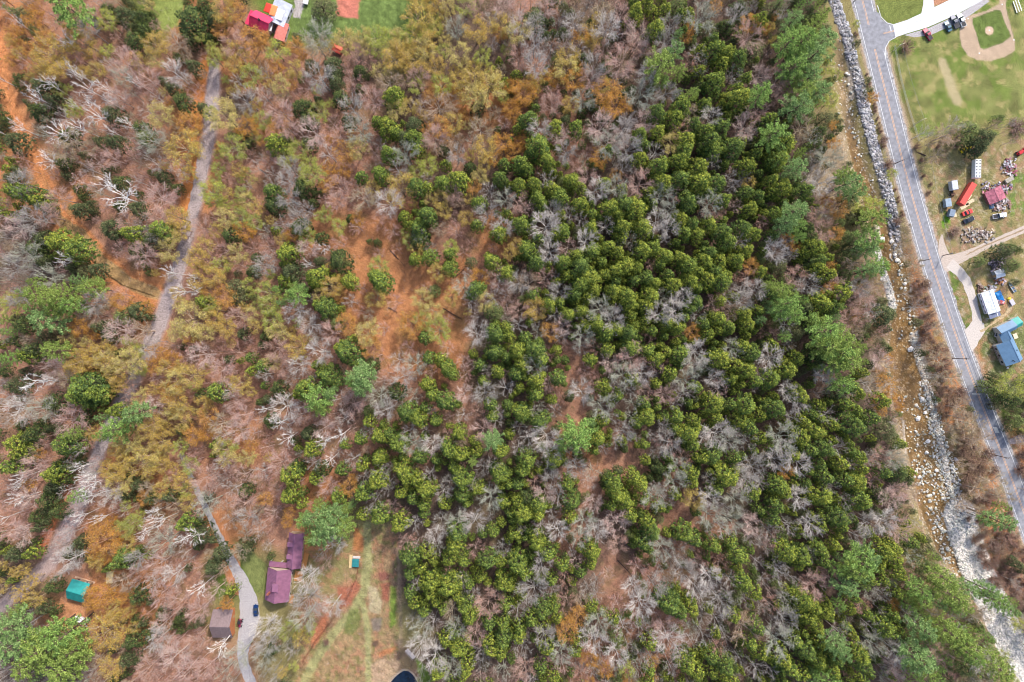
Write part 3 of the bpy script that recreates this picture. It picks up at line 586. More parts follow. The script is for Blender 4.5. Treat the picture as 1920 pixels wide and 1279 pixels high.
def car(label, px, py, deg, col, kind="car", L=4.6, W=1.85, roofm=None, cm=None, loc=None, name=None, rough=.3):
    """front points to +y before the turn by deg"""
    mt = cm or mat("paint_%d_%d_%d" % tuple(int(c*99) for c in col), col, rough, .15, .04, spec=.5)
    t = thing(name or ("parked_"+kind), label, {"car": "car", "pickup": "pickup truck", "suv": "car"}[kind], P(px, py), math.radians(deg)); h = W/2; f = L/2
    if kind == "pickup":
        profile("body", mt, t, [(-f, .45, h), (-f, .98, h*.97), (f-1.5, 1.02, h*.97), (f-.1, .92, h*.88), (f, .5, h*.88), (f-.1, .35, h*.9), (-f+.1, .35, h)], W)
        profile("cabin", M_GLASS, t, [(-f+2.0, 1.0, h*.93), (-f+2.15, 1.68, h*.78), (f-2.3, 1.68, h*.78), (f-1.55, 1.0, h*.93)], W, bev=.03)
        boxobj("roof_panel", mt, t, -h*.78, h*.78, -f+2.12, f-2.32, 1.67, 1.73, bev=.03)
        boxobj("cargo_bed", M_DARK, t, -h*.82, h*.82, -f+.12, -f+1.85, .8, 1.035)
    else:
        z1 = 1.62 if kind == "suv" else 1.42; bk = -f+(.25 if kind == "suv" else .75)
        profile("body", mt, t, [(-f, .45, h*.9), (-f+.05, .9, h*.92), (-f+1, .95, h), (f-1.5, .93, h), (f-.25, .78, h*.9), (f, .55, h*.85), (f-.05, .3, h*.88), (-f+.1, .3, h*.92)], W, bev=.09)
        profile("cabin", M_GLASS, t, [(bk, .92, h*.92), (bk+.55, z1-.04, h*.74), (f-2.2, z1-.04, h*.74), (f-1.35, .9, h*.92)], W, bev=.04)
        boxobj("roof_panel", mt, t, -h*.73, h*.73, bk+.6, f-2.25, z1-.05, z1+.01, bev=.03)
    for x in (-h+.12, h-.12):
        for y in (-f+.85, f-.85): wheel(t, x, y)
    for s in (-1, 1):
        boxobj("headlight", M_LAMP, t, s*h*.62-.16, s*h*.62+.16, f-.14, f-.01, .58, .72); boxobj("tail_light", M_RED_L, t, s*h*.74-.1, s*h*.74+.1, -f-.01, -f+.06, .62, .8)
        boxobj("mirror", mt, t, s*(h+.1)-.1, s*(h+.1)+.1, f-1.75, f-1.6, .93, 1.05)
    return t
car("dark blue car on the grey driveway below the purple-roofed house", 481, 1143, 3, (.008, .035, .12))
# tow tractor
def tractor(label, px, py, deg, col, L=3.2, cat="tractor", loader=False, mt=None):
    mt = mt or mat("machine_%d_%d_%d" % tuple(int(c*99) for c in col), col, .45, 0, .08)
    t = thing("loader_tractor" if loader else "compact_tractor", label, cat, P(px, py), math.radians(deg)); f = L/2
    profile("bonnet", mt, t, [(0, .6, .38), (0, 1.25, .36), (f-.1, 1.15, .33), (f, .6, .33)], .8); boxobj("rear_body", mt, t, -.55, .55, -f+.1, 0, .55, 1.0, bev=.05)
    boxobj("seat", M_DARK, t, -.25, .25, -f+.35, -f+.85, 1.0, 1.3, bev=.04)
    boxobj("canopy", mt if loader else M_DARK, t, -.6, .6, -f+.2, -.1, 2.0, 2.08, bev=.03)
    for x in (-.5, .5):
        for y in (-f+.3, -.2): boxobj("canopy_post", M_DARK, t, x-.04, x+.04, y-.04, y+.04, 1.0, 2.0)
    for s in (-1, 1): wheel(t, s*.75, -f+.6, .6, .32); wheel(t, s*.6, f-.4, .36, .24)
    if loader:
        for s in (-1, 1): boxobj("loader_arm", mt, t, s*.62-.06, s*.62+.06, -.2, f+.7, .75, .95)
        boxobj("bucket", mt, t, -.9, .9, f+.65, f+1.2, .2, .8, tx=.0, ty=.1)
    return t
tractor("small maroon tractor parked between the brown garage and the driveway", 451.5, 1167, 175, (.25, .03, .08))
car("maroon pickup with dark bed parked on grass off the white side road", 1737.5, 66, 33, (.3, .02, .06), "pickup", 5.2)
car("dark teal car nearest the maroon pickup, first of the row by the ball field", 1775.5, 51, 25, (.05, .13, .18), L=4.4)
car("dark grey pickup parked between a small car and the white pickup", 1788, 42.5, 24, (.09, .10, .14), "pickup", 5.4, 2.0)
car("white pickup with grey bed parked beside the ball field dirt", 1800.5, 39.5, 24, (.78, .78, .78), "pickup", 5.6, 2.05)
car("bright red car in the cluttered yard beside tan plywood boards", 1812, 399, -68, (.6, .05, .04), L=4.4)
car("black car in the cluttered yard below the bright red car", 1814.5, 413, -66, (.02, .025, .04), L=4.6, rough=.2)
car("maroon car under the bare bush beside the yellow loader", 1827, 285, 60, (.18, .02, .05), L=4.2)
tractor("yellow loader tractor under the bare bushes at the top of the yard", 1811, 280, 112, (.65, .5, .02), 2.8, "loader", True)
tractor("red tractor with front loader at the right edge of the photo", 1910, 287, -60, (.5, .02, .03), 3.0, "tractor", True)
def trailer(name, label, cat, px, py, deg, L, W, H, mt, zf=.55, top=None, hitch=True, vents=0, bev=.08, axles=1):
    t = thing(name, label, cat, P(px, py), math.radians(deg)); f = L/2; b = boxobj("body", mt, t, -W/2, W/2, -f, f, zf, H, bev=bev)
    mb = MB(); n = int(L/.7)
    for i in range(n+1): y = -f+.05+i*(L-.1)/n; box(mb, -W/2-.02, W/2+.02, y-.03, y+.03, zf+.05, H+.025)
    link("frame_rib", mb.mesh("frame_rib", top or mt), t)
    for a in range(axles):
        for x in (-W/2+.15, W/2-.15): wheel(t, x, -f*.35-a*.9, .36)
    if hitch: boxobj("drawbar", M_DARK, t, -.06, .06, f, f+1.1, zf-.15, zf-.03)
    for i in range(vents):
        x, y = ((-.28, .28)[i % 2]*W*.9, -f+.6+(i//2)*(L-1.2)/max(1, vents//2-1)); boxobj("roof_vent", M_DARK, t, x-.2, x+.2, y-.2, y+.2, H-.02, H+.14, bev=.03)
    return t
m_redbox = mat("faded_red_paint", (.62, .09, .07), .6, 0, .07, .6)
trailer("box_trailer", "long bright red box trailer lying diagonally in the cluttered yard", "trailer", 1806.5, 366, -31, 9.4, 2.3, 3.0, m_redbox, axles=2)
trailer("camper_trailer", "white camper trailer with dark roof vents at the top of the cluttered yard", "camper", 1825, 319, -1, 7.2, 2.4, 2.9, M_WHITE, vents=12, bev=.25)
t = trailer("box_truck", "grey white box truck with exposed chassis left of the red trailer", "truck", 1782, 350, 8, 3.6, 2.4, 2.9, mat("pale_grey_paint", (.55, .57, .62), .5, 0, .1, 1), hitch=False, bev=.2)
boxobj("chassis", M_DARK, t, -.5, .5, -3.9, -1.8, .45, .62); boxobj("engine", mat("rusty_metal", (.16, .09, .06), .9, 0, .3, 4), t, -.8, .8, -3.7, -2.6, .62, 1.15, bev=.05)
for s in (-1, 1): wheel(t, s*.95, -3.2, .42)
trailer("box_trailer", "small blue grey box trailer nearest the highway in the yard", "trailer", 1771.5, 382, 8, 3.2, 2.3, 2.4, mat("blue_grey_paint", (.28, .35, .42), .5, 0, .1, 1))
trailer("box_trailer", "slate grey box trailer beside pale rubble, above the bright green grass", "trailer", 1779, 401, -14, 2.8, 2.1, 2.3, mat("slate_paint", (.2, .25, .32), .6, 0, .1, 1))
trailer("flatbed_trailer", "tan grey trailer beneath the pale pole at the yard's right side", "trailer", 1889, 338, -60, 3.4, 1.7, 1.3, mat("tan_grey", (.38, .34, .28), .8, 0, .2, 2))
trailer("flatbed_trailer", "small white trailer among clutter just below the teal-roofed shed", "trailer", 153, 1160, 70, 4.0, 1.9, 1.5, mat("chalky_white", (.72, .68, .74), .7, 0, .12, 1.5))
t = car("white pickup half under a bare tree beside the collapsed maroon shed", 1872, 405, -80, (.7, .7, .76), "pickup", 5.6)
# boards
for a, b, w_, l_, dg, lab in ((1809, 387, 1.2, 3.8, -60, "pale plywood sheet below the red box trailer"), (1818, 379, 1.3, 3.6, -62, "tan plywood sheet on the grass east of the red trailer"), (1817, 369, 1.2, 2.4, -35, "small tan plywood sheet close to the red trailer's middle"),
                             (1818, 428, .5, 1.7, 70, "white plank lying below the black car"), (1862, 432, .5, 2.0, 40, "white plank on orange grass above the dirt track"), (1788, 402, 2.2, 2.4, 10, "pale rubble sheet beside the slate grey box trailer"), (1872, 403.5, .4, 0, 0, "")):
    if l_:
        t = thing("wooden_board", lab, "board", P(a, b), math.radians(dg), "boards lying in the yard"); mb = MB()
        for i in range(3): box(mb, -w_/2, w_/2, -l_/2+i*l_/3, -l_/2+(i+1)*l_/3-.03, .05, .12)
        link("panel", mb.mesh("panel", mat("plywood", (.62, .5, .33), .85, 0, .2, 2)), t); boxobj("batten", M_TIMBER, t, -w_/2+.02, w_/2-.02, -l_/2+.3, -l_/2+.4, .0, .05)
def junk(label, px, py, rx, ry, n, cols, seed, hmax=.9, name="scrap_pile"):
    r_ = np.random.default_rng(seed); mb = MB()
    for i in range(n):
        x, y = float(np.clip(r_.normal(0, rx*.42), -rx*.8, rx*.8)), float(np.clip(r_.normal(0, ry*.42), -ry*.8, ry*.8)); s = r_.uniform(.15, .9); a = r_.uniform(0, 3.14); c = np.array(cols[r_.integers(len(cols))])*r_.uniform(.45, 1.0); s *= .75
        z = r_.uniform(0, hmax*.6); b2 = MB(); box(b2, -s*r_.uniform(.3, 1.4), s, -.12-s*.3, .12+s*.3, 0, r_.uniform(.08, .5)); v, q, *_ = b2.arrays()
        ca, sa = math.cos(a), math.sin(a); v = v@np.array([[ca, sa, 0], [-sa, ca, 0], [0, 0, 1]])+(x, y, z); mb.add(v, q, c=c)
    o = link(name, mb.mesh(name, attr_junk), None, P(px, py)); return tag(o, label, "scrap pile", kind="stuff")
attr_junk = attr_mat("scrap", .7, .85, 1.15, 2, 3, spec=.3)
PK = [(.55, .25, .3), (.7, .66, .68), (.25, .2, .24), (.35, .1, .14), (.5, .48, .5)]
junk("pile of pink and white scrap metal at the yard's right side", 1890, 314, 3.6, 4.0, 73, PK, 3)
junk("scattered pale scrap and brush heap above the dirt track", 1833, 440, 8, 3.6, 144, [(.5, .42, .38), (.62, .58, .55), (.25, .18, .16), (.35, .28, .2)], 4, .5)
junk("dark scrap heap at the head of the collapsed maroon shed", 1868, 352, 7, 2.6, 112, PK+[(.2, .2, .26), (.6, .6, .65)], 5)
junk("dark clutter heap above the small white-roofed shed", 1870, 497, 4.5, 3, 96, [(.3, .24, .25), (.55, .45, .5), (.12, .1, .12)], 6)
junk("orange and white clutter below the small white-roofed shed", 1874, 525, 2.8, 1.8, 54, [(.6, .28, .1), (.6, .5, .55), (.4, .15, .1)], 7)
junk("white tubs and clutter at the north end of the mobile home", 1857, 541, 3.2, 1.6, 48, [(.75, .73, .72), (.7, .62, .64), (.25, .3, .22)], 8, .7)
junk("red and pink clutter at the south end of the blue tarps", 1874, 565, 1.6, 1.8, 38, [(.55, .12, .12), (.6, .4, .42), (.3, .25, .35)], 9)
junk("white and maroon clutter beside the small white trailer", 160, 1165, 2.6, 2.2, 48, [(.7, .68, .72), (.35, .1, .12), (.6, .45, .4)], 10)
junk("dark rusty scrap beside the cream gravel driveway", 1837, 540, 1.2, 2, 28, [(.2, .12, .1), (.35, .25, .2)], 12)
junk("grey tangled brush and boards south of the collapsed maroon shed", 1875, 385, 4.6, 3.4, 112, [(.5, .4, .4), (.6, .55, .52), (.35, .2, .16)], 14, .6)
# collapsed maroon shed with blue tarp
t, r = house("collapsed_shed", "collapsed shed with faded maroon metal roof among scrap in the yard", "shed", 1866, 366, 4.6, 6.4, 25, 1.8, 2.5, W_((.25, .12, .1), "dark_siding"), mat("maroon_metal_roof", (.36, .12, .16), .7, 0, .3, 1.2), nwin=0)
def tarp(name, label, px, py, w_, l_, deg, mt, z=.6, seed=1, cat="tarp", zb=0):
    n = 12; r_ = np.random.default_rng(seed); g = np.linspace(-.5, .5, n); X, Y = np.meshgrid(g, g); X, Y = X.ravel(), Y.ravel()
    Z = z*(1-np.maximum(np.abs(X), np.abs(Y))**3*7.5).clip(.06)+.25*z*(fbm(X*6+seed, Y*6, seed)-.5)+.03
    e = 1+.07*np.sin(Y*19+seed); mb = MB(); i = (np.arange(n-1)[None]+np.arange(n-1)[:, None]*n).ravel()
    mb.add(np.stack([X*w_*e, Y*l_, Z], 1), np.stack([i, i+1, i+n+1, i+n], 1)); o = link(name, mb.mesh(name, mt, True), None, P(px, py, zb), math.radians(deg)); s = o.modifiers.new("thick", 'SOLIDIFY'); s.thickness = .02
    return tag(o, label, cat)
m_btarp = mat("blue_tarp", (.02, .19, .5), .4, 0, .25, 1.5); m_dtarp = mat("slate_tarp", (.12, .2, .3), .5, 0, .2, 1.5)
tarp("tarp", "bright blue tarp crumpled along the east side of the mobile home", 1873, 557, 3.0, 4.6, 24, m_btarp, .9, 3)
tarp("tarp", "slate blue tarp spread beside the collapsed maroon shed", 1858, 383, 2.0, 3.8, 10, m_dtarp, .7, 5)
tarp("tarp", "yellow tarp over the front of the small utility trailer", 1892, 562, 1.5, 1.8, 25, mat("yellow_tarp", (.75, .55, .06), .6), .9, 6)
trailer("utility_trailer", "small white and grey utility trailer with a yellow tarp at one end", "trailer", 1895, 567, 30, 2.4, 1.6, 1.0, mat("pale_violet_grey", (.5, .48, .56), .6), hitch=False)
# mobile home
mh_m = mat("patchy_white_roof", (.74, .77, .78), .6, 0, .16, .9)
mh, mr_ = house("mobile_home", "white-roofed mobile home beside the cream gravel driveway loop", "mobile home", 1857.5, 566, 8.4, 4.6, 19.5, 2.6, 3.4, W_((.6, .6, .6), "white_siding"), mh_m, ridge=.5, nwin=4, over=.2, ribs=.9)
pc = boxobj("porch_roof", mat("slate_roof", (.17, .19, .27), .8, 0, .12, 2), mh, -2.3, 2.3, -6.4, -4.45, 2.2, 2.34)
for x in (-2.1, 2.1): boxobj("porch_post", M_WHITE, pc, x-.07, x+.07, -6.3, -6.16, 0, 2.2)
boxobj("porch_divider", M_WHITE, mh, .9, 1.15, -6.4, -4.45, 2.34, 2.4); boxobj("awning", mat("lilac_grey_metal", (.3, .3, .4), .6), mh, -2.95, -2.55, -3.6, 4.0, 2.3, 2.4)
house("small_shed", "small shed with bright white roof above the mobile home", "shed", 1874.5, 513, 3.2, 2.6, -72, 2.1, 2.6, W_((.3, .32, .32), "grey_siding"), M_WHITE, nwin=1, ribs=0, over=.25)
# blue house
m_blue = mat("blue_metal_roof", (.13, .235, .36), .5, 0, .06, .8, spec=.4); m_aqua = mat("aqua_metal_roof", (.04, .36, .31), .5, 0, .08, .8, spec=.4)
sid = W_((.45, .42, .38), "house_siding")
bh, br = house("blue_roofed_house", "blue metal roofed house right of the highway, stepped with a turquoise-ended wing", "house", 1892.5, 660, 8.6, 6.6, 25, 2.9, 4.7, sid, m_blue, ridge=1.0, nwin=3, ribs=.5, over=.3)
for a, b in ((-.9, -3.2), (-.5, -3.7)): boxobj("roof_vent", M_DARK, br, a-.12, a+.12, b-.12, b+.12, 3.6, 4.45)
boxobj("roof_vent", M_DARK, br, 2.0, 2.25, -.3, -.05, 3.9, 4.6)
def addon(parent, px, py, L, W, deg, ze, zr, mr, ridge=0.0, base=(1892.5, 660, 25, 2.9)):
    """a lower wing of the same house, placed from the photo but parented to it"""
    b = P(base[0], base[1], base[3]); p = P(px, py, ze); dx, dy = p[0]-b[0], p[1]-b[1]; a = -math.radians(base[2])
    e = link("wing", None, parent, (dx*math.cos(a)-dy*math.sin(a), dx*math.sin(a)+dy*math.cos(a), 0), math.radians(deg-base[2]))
    v = MB(); x0, x1, y0, y1 = -W/2, W/2, -L/2, L/2
    me = walls(L, W, ze, zr, sid, e, ridge); r = rib_roof("wing_roof", L, W, ze-.05, zr, mr, e, ridge, .25, .5); return e
addon(bh, 1887, 633, 4.4, 3.9, 25, 2.75, 4.0, m_blue, .6); addon(bh, 1887, 615.5, 6.4, 3.5, -64, 2.8, 4.1, m_blue, .5)
addon(bh, 1906, 605, 2.6, 3.5, -64, 2.6, 3.8, m_aqua, .5)
deck("timber_deck", "narrow brown timber deck along the west wall of the blue-roofed house", 1868, 661, 1.3, 5.2, 26, .6, mat("red_brown_timber", (.32, .17, .12), .8, 0, .2, 4))
deck("garden_platform", "cream timber platform in the grass east of the blue-roofed wing", 1903, 630, 1.6, 2.2, 22, .3, mat("cream_timber", (.75, .62, .45), .8, 0, .1, 3), False, "platform")
car("small maroon and white car at the corner of the blue-roofed house", 1869, 624, -20, (.55, .5, .55), "suv", 3.8)
t = thing("patio_chair", "white round patio chair on grass below the blue-roofed house", "chair", P(1888, 689.5)); boxobj("seat", M_WHITE, t, -.35, .35, -.35, .35, .38, .46, bev=.05); boxobj("backrest", M_WHITE, t, -.35, .35, .3, .38, .46, 1.0, bev=.03)
for x in (-.3, .3):
    for y in (-.3, .3): boxobj("leg", M_WHITE, t, x-.03, x+.03, y-.03, y+.03, 0, .38)
# boat
t = thing("rowing_boat", "narrow blue grey boat lying by the bushes right of the mobile home", "boat", P(1896, 539), math.radians(33)); mb = MB(); st = np.linspace(-2.3, 2.3, 11); sec = []
for y in st:
    w_ = .62*(1-(max(0, y)/2.35)**2.2)+.02; sec.append([(-w_, y, .6), (-w_*.7, y, .12), (0, y, .05), (w_*.7, y, .12), (w_, y, .6), (w_*.85, y, .58), (w_*.6, y, .2), (0, y, .14), (-w_*.6, y, .2), (-w_*.85, y, .58)])
v = np.array(sec).reshape(-1, 3); q = [(i*10+j, i*10+(j+1) % 10, (i+1)*10+(j+1) % 10, (i+1)*10+j) for i in range(10) for j in range(10)]; mb.add(v, q)
link("hull", mb.mesh("hull", mat("blue_grey_hull", (.3, .36, .42), .5, .2), True), t)
for y in (-1.2, .2): boxobj("thwart", M_TIMBER, t, -.5, .5, y-.12, y+.12, .48, .52)
# red-roofed house at the top
m_pink = mat("magenta_metal_roof", (.60, .045, .115), .5, 0, .07, .8); m_pale = mat("bleached_pink_roof", (.60, .19, .15), .6, 0, .12, 1)
rh, rrf = house("red_roofed_house", "house with bright magenta metal roof at the top edge of the photo", "house", 489, 40, 7.4, 6.2, 66, 3.2, 5.6, W_((.4, .3, .3), "pinkish_siding"), m_pink, ribs=.5, nwin=3, zc=4.0)
boxobj("chimney", M_DARK, rrf, -.5, .1, -.4, .2, 5.3, 6.4)
boxobj("lean_to_roof", m_pink, rh, -2.9, 2.9, 4.08, 6.2, 2.5, 2.62); boxobj("lean_to_wall", W_((.4, .3, .3), "pinkish_siding"), rh, -2.6, 2.6, 4.09, 5.9, -.3, 2.48)
g1, _ = house("grey_roofed_barn", "barn with wide pale grey metal roof adjoining the magenta-roofed house", "barn", 524, 24, 8.6, 6.6, -22, 3.0, 3.9, W_((.5, .5, .52), "pale_siding"), mat("pale_grey_roof", (.50, .52, .6), .6, 0, .12, .8), nwin=3, ribs=.7)
tarp("roof_tarp", "orange tarp spread on the barn roof beside the magenta roof", 512.5, 20, 2.6, 4.2, -16, mat("orange_tarp", (.8, .25, .09), .6, 0, .08), .1, 7, zb=3.75)
tarp("roof_tarp", "white tarp spread on the barn roof next to the orange tarp", 524, 28, 3.0, 4.2, -18, M_WHITE, .1, 8, zb=4.0)
tarp("roof_tarp", "red tarp at the north-west corner of the barn roof", 502.5, 15, 2.6, 3.6, -20, mat("red_tarp", (.65, .05, .03), .6), .1, 9, zb=3.6)
house("pink_roofed_shed", "shed with faded salmon roof south-east of the magenta-roofed house", "shed", 527.5, 59, 6.4, 3.7, -17, 2.6, 3.3, W_((.5, .42, .4), "shed_siding_pink"), m_pale, nwin=2, ribs=.5, ridge=-1.2)
deck("plank_terrace", "grey brown plank terrace between the magenta roof and the salmon shed", 515.5, 49, 2.4, 5.2, -17, .4, mat("grey_brown_plank", (.24, .17, .16), .85, 0, .25, 4), False, "terrace")
boxo = thing("white_canopy", "narrow white canopy beside the plank terrace by the magenta roof", "canopy", P(509, 46, 2.4)*np.array([1, 1, 0]), math.radians(-15)); boxobj("canopy_roof", M_WHITE, boxo, -.6, .6, -2.6, 2.6, 2.4, 2.5, bev=.03)
for x in (-.5, .5):
    for y in (-2.4, 2.4): boxobj("canopy_post", M_WHITE, boxo, x-.05, x+.05, y-.05, y+.05, -.2, 2.4)
house("red_shed", "tiny shed with red roof under bare branches south of the green lawn", "shed", 633, 92, 3.2, 2.2, 62, 2.0, 2.6, W_((.4, .12, .1), "red_siding"), mat("red_roof", (.6, .1, .07), .6), nwin=1, ribs=0)
trailer("utility_trailer", "small white utility trailer at the top edge beside the grey path", "trailer", 575, 4, -15, 2.6, 1.9, 1.3, M_WHITE)
# hot tub
t = thing("hot_tub", "square hot tub with teal cover in the garden east of the purple house", "hot tub", P(667.5, 1054.5), math.radians(-3)); boxobj("shell", mat("tub_shell", (.2, .18, .18), .7), t, -1.25, 1.25, -1.5, 1.5, -.3, .85, bev=.08)
boxobj("cover", mat("teal_cover", (.03, .2, .21), .5, 0, .12, 1), t, -1.32, 1.32, -1.57, 1.57, .86, .98, bev=.04); boxobj("rim_step", mat("pale_rim", (.6, .55, .52), .7), t, -1.35, 1.6, 1.6, 2.5, -.3, .3, bev=.04)
deck("plank_deck", "pale plank strip along the west side of the teal hot tub", 658, 1052, 1.2, 5.4, -3, .35, mat("pale_plank_deck", (.68, .5, .26), .8, 0, .15, 3), False)
deck("slatted_bench", "long pale slatted bench frame in the grass above the pond", 769.5, 1225, 1.5, 4.6, 43, .45, mat("silver_timber", (.55, .48, .46), .8, 0, .15, 4), True, "bench")
# bleacher
t = thing("bleacher", "small grey metal bleacher beside the ball field at the top right", "bleacher", P(1905, 13), math.radians(19))
for i in range(3):
    boxobj("seat", mat("bleacher_metal", (.5, .53, .5), .5, .3), t, -.9+i*.7, -.55+i*.7, -2.4, 2.4, .42+i*.35, .48+i*.35)
    for y in (-2, 2): boxobj("leg", M_GREY, t, -.76+i*.7, -.69+i*.7, y-.04, y+.04, 0, .42+i*.35)
# bases of the diamond
for a, b, lab in ((1879, 8.5, "white home plate at the top corner of the ball field"), (1815, 35, "white base at the left corner of the ball field"), (1901, 75, "white base at the right corner of the ball field"), (1836, 100, "white base at the lower left of the ball field dirt"), (1855, 57, "white pitcher's plate on the mound of the ball field")):
    o = boxobj("base_plate", M_WHITE, None, -.22, .22, -.22, .22, 0, .09, bev=.02); o.location = tuple(P(a, b)+np.array([0, 0, .01])); tag(o, lab, "base")
# utility poles and wires
m_pole = mat("dark_pole_timber", (.10, .07, .055), .9, 0, .2, 4); m_pale_pole = mat("pale_pole", (.6, .55, .35), .8)
TOPS = {}
def pole(key, base, tip, label, mt=m_pole, arm=True, trans=False):
    b = P(*base); rad = math.hypot(tip[0]-960, tip[1]-639.5); r0 = math.hypot(base[0]-960, base[1]-639.5); h = HC*(1-r0/rad) if rad > r0 else 8; h = min(max(h, 6.5), 11)
    z0 = height1(*base); t = thing("utility_pole", label, "utility pole", (b[0], b[1], z0), math.radians(20), "utility poles along the road"); h -= z0*0
    mb = MB(); cyl(mb, (0, 0, -.3), (0, 0, h), .17, .11, 10); link("pole", mb.mesh("pole", mt), t)
    if arm:
        a = boxobj("crossarm", mt, t, -1.2, 1.2, -.06, .06, h-.7, h-.56)
        for x in (-1.1, -.4, .4, 1.1): mb = MB(); cyl(mb, (x, 0, h-.56), (x, 0, h-.36), .05, .04, 8); link("insulator", mb.mesh("insulator", M_LAMP), a)
    if trans: mb = MB(); cyl(mb, (.35, 0, h-2.2), (.35, 0, h-1.3), .25, n=12); link("transformer", mb.mesh("transformer", M_GREY), t)
    TOPS[key] = (b[0], b[1], z0+h-.35)
pole('a', (1676, 308), (1687, 302), "dark pole left of the highway opposite the field's lower end")
pole('b', (1713, 234), (1734, 222), "pale cream pole leaning out over the grass field", m_pale_pole)
pole('c', (1768, 479), (1784, 475), "dark pole at the mouth of the dirt track", trans=True)
pole('d', (1724, 490), (1738, 486), "dark pole at the left edge of the highway opposite the dirt track")
pole('e', (1786, 672), (1817, 674), "dark pole left of the highway opposite the blue-roofed house", trans=True)
pole('f', (1860, 852), (1892, 859), "dark pole left of the highway near the lower right corner")
pole('g', (1674, 96), (1697, 86), "pale pole rising beside the reddish bush at the field corner", m_pale_pole)
pole('h', (1600, 4), (1603, 0), "dark pole left of the highway at the top edge of the photo")
def wire(a, b, label, r=.03, sag=.9):
    A, B = np.array(TOPS[a]), np.array(TOPS[b]); n = 14; tt = np.linspace(0, 1, n+1)[:, None]; p = A+(B-A)*tt; p[:, 2] -= sag*4*(tt*(1-tt))[:, 0]
    mb = MB(); tube_segs(mb, p[:-1], p[1:], r, r, (.3, .3, .3), 0, 4); tag(link("power_line", mb.mesh("power_line", M_GREY)), label, "power line", "power lines between the utility poles")
wire('g', 'b', "power line crossing the grass field between the two pale poles"); wire('b', 'c', "power line running from the field pole down to the dirt track pole", sag=1.4); wire('h', 'a', "power line along the left side of the highway in the upper photo", sag=1.5)
wire('a', 'd', "power line along the highway from the field's end to the dirt track", sag=1.2); wire('d', 'e', "power line along the highway beside the boulder river", sag=1.2); wire('e', 'f', "power line along the highway's lower stretch below the blue house", sag=1.2)
# fence along the field
t = thing("field_fence", "pale grey wire fence along the highway side of the grass field", "fence", P(1676, 88)); F = [(1676, 88), (1688, 150), (1704, 210), (1722, 266)]
o0 = P(1676, 88); k = 0
for i in range(3):
    a, b = P(*F[i])-o0, P(*F[i+1])-o0; n = 5
    mb = MB()
    for hgt in (.15, .5, .85, 1.2): tube_segs(mb, [a+(0, 0, hgt)], [b+(0, 0, hgt)], .035, .035, (.5, .5, .48), 0, 4)
    for jj in range(40): q_ = a+(b-a)*jj/40; tube_segs(mb, [q_+(0, 0, .1)], [q_+(0, 0, 1.2)], .02, .02, (.5, .5, .48), 0, 3)
    link("wire_panel", mb.mesh("wire_panel", mat("galvanised_wire", (.48, .5, .44), .6, .2)), t)
    for jj in range(n): q_ = a+(b-a)*jj/n; mb = MB(); cyl(mb, q_, q_+(0, 0, 1.35), .06, n=8); link("post", mb.mesh("post", mat("galvanised_wire", (.48, .5, .44))), t)
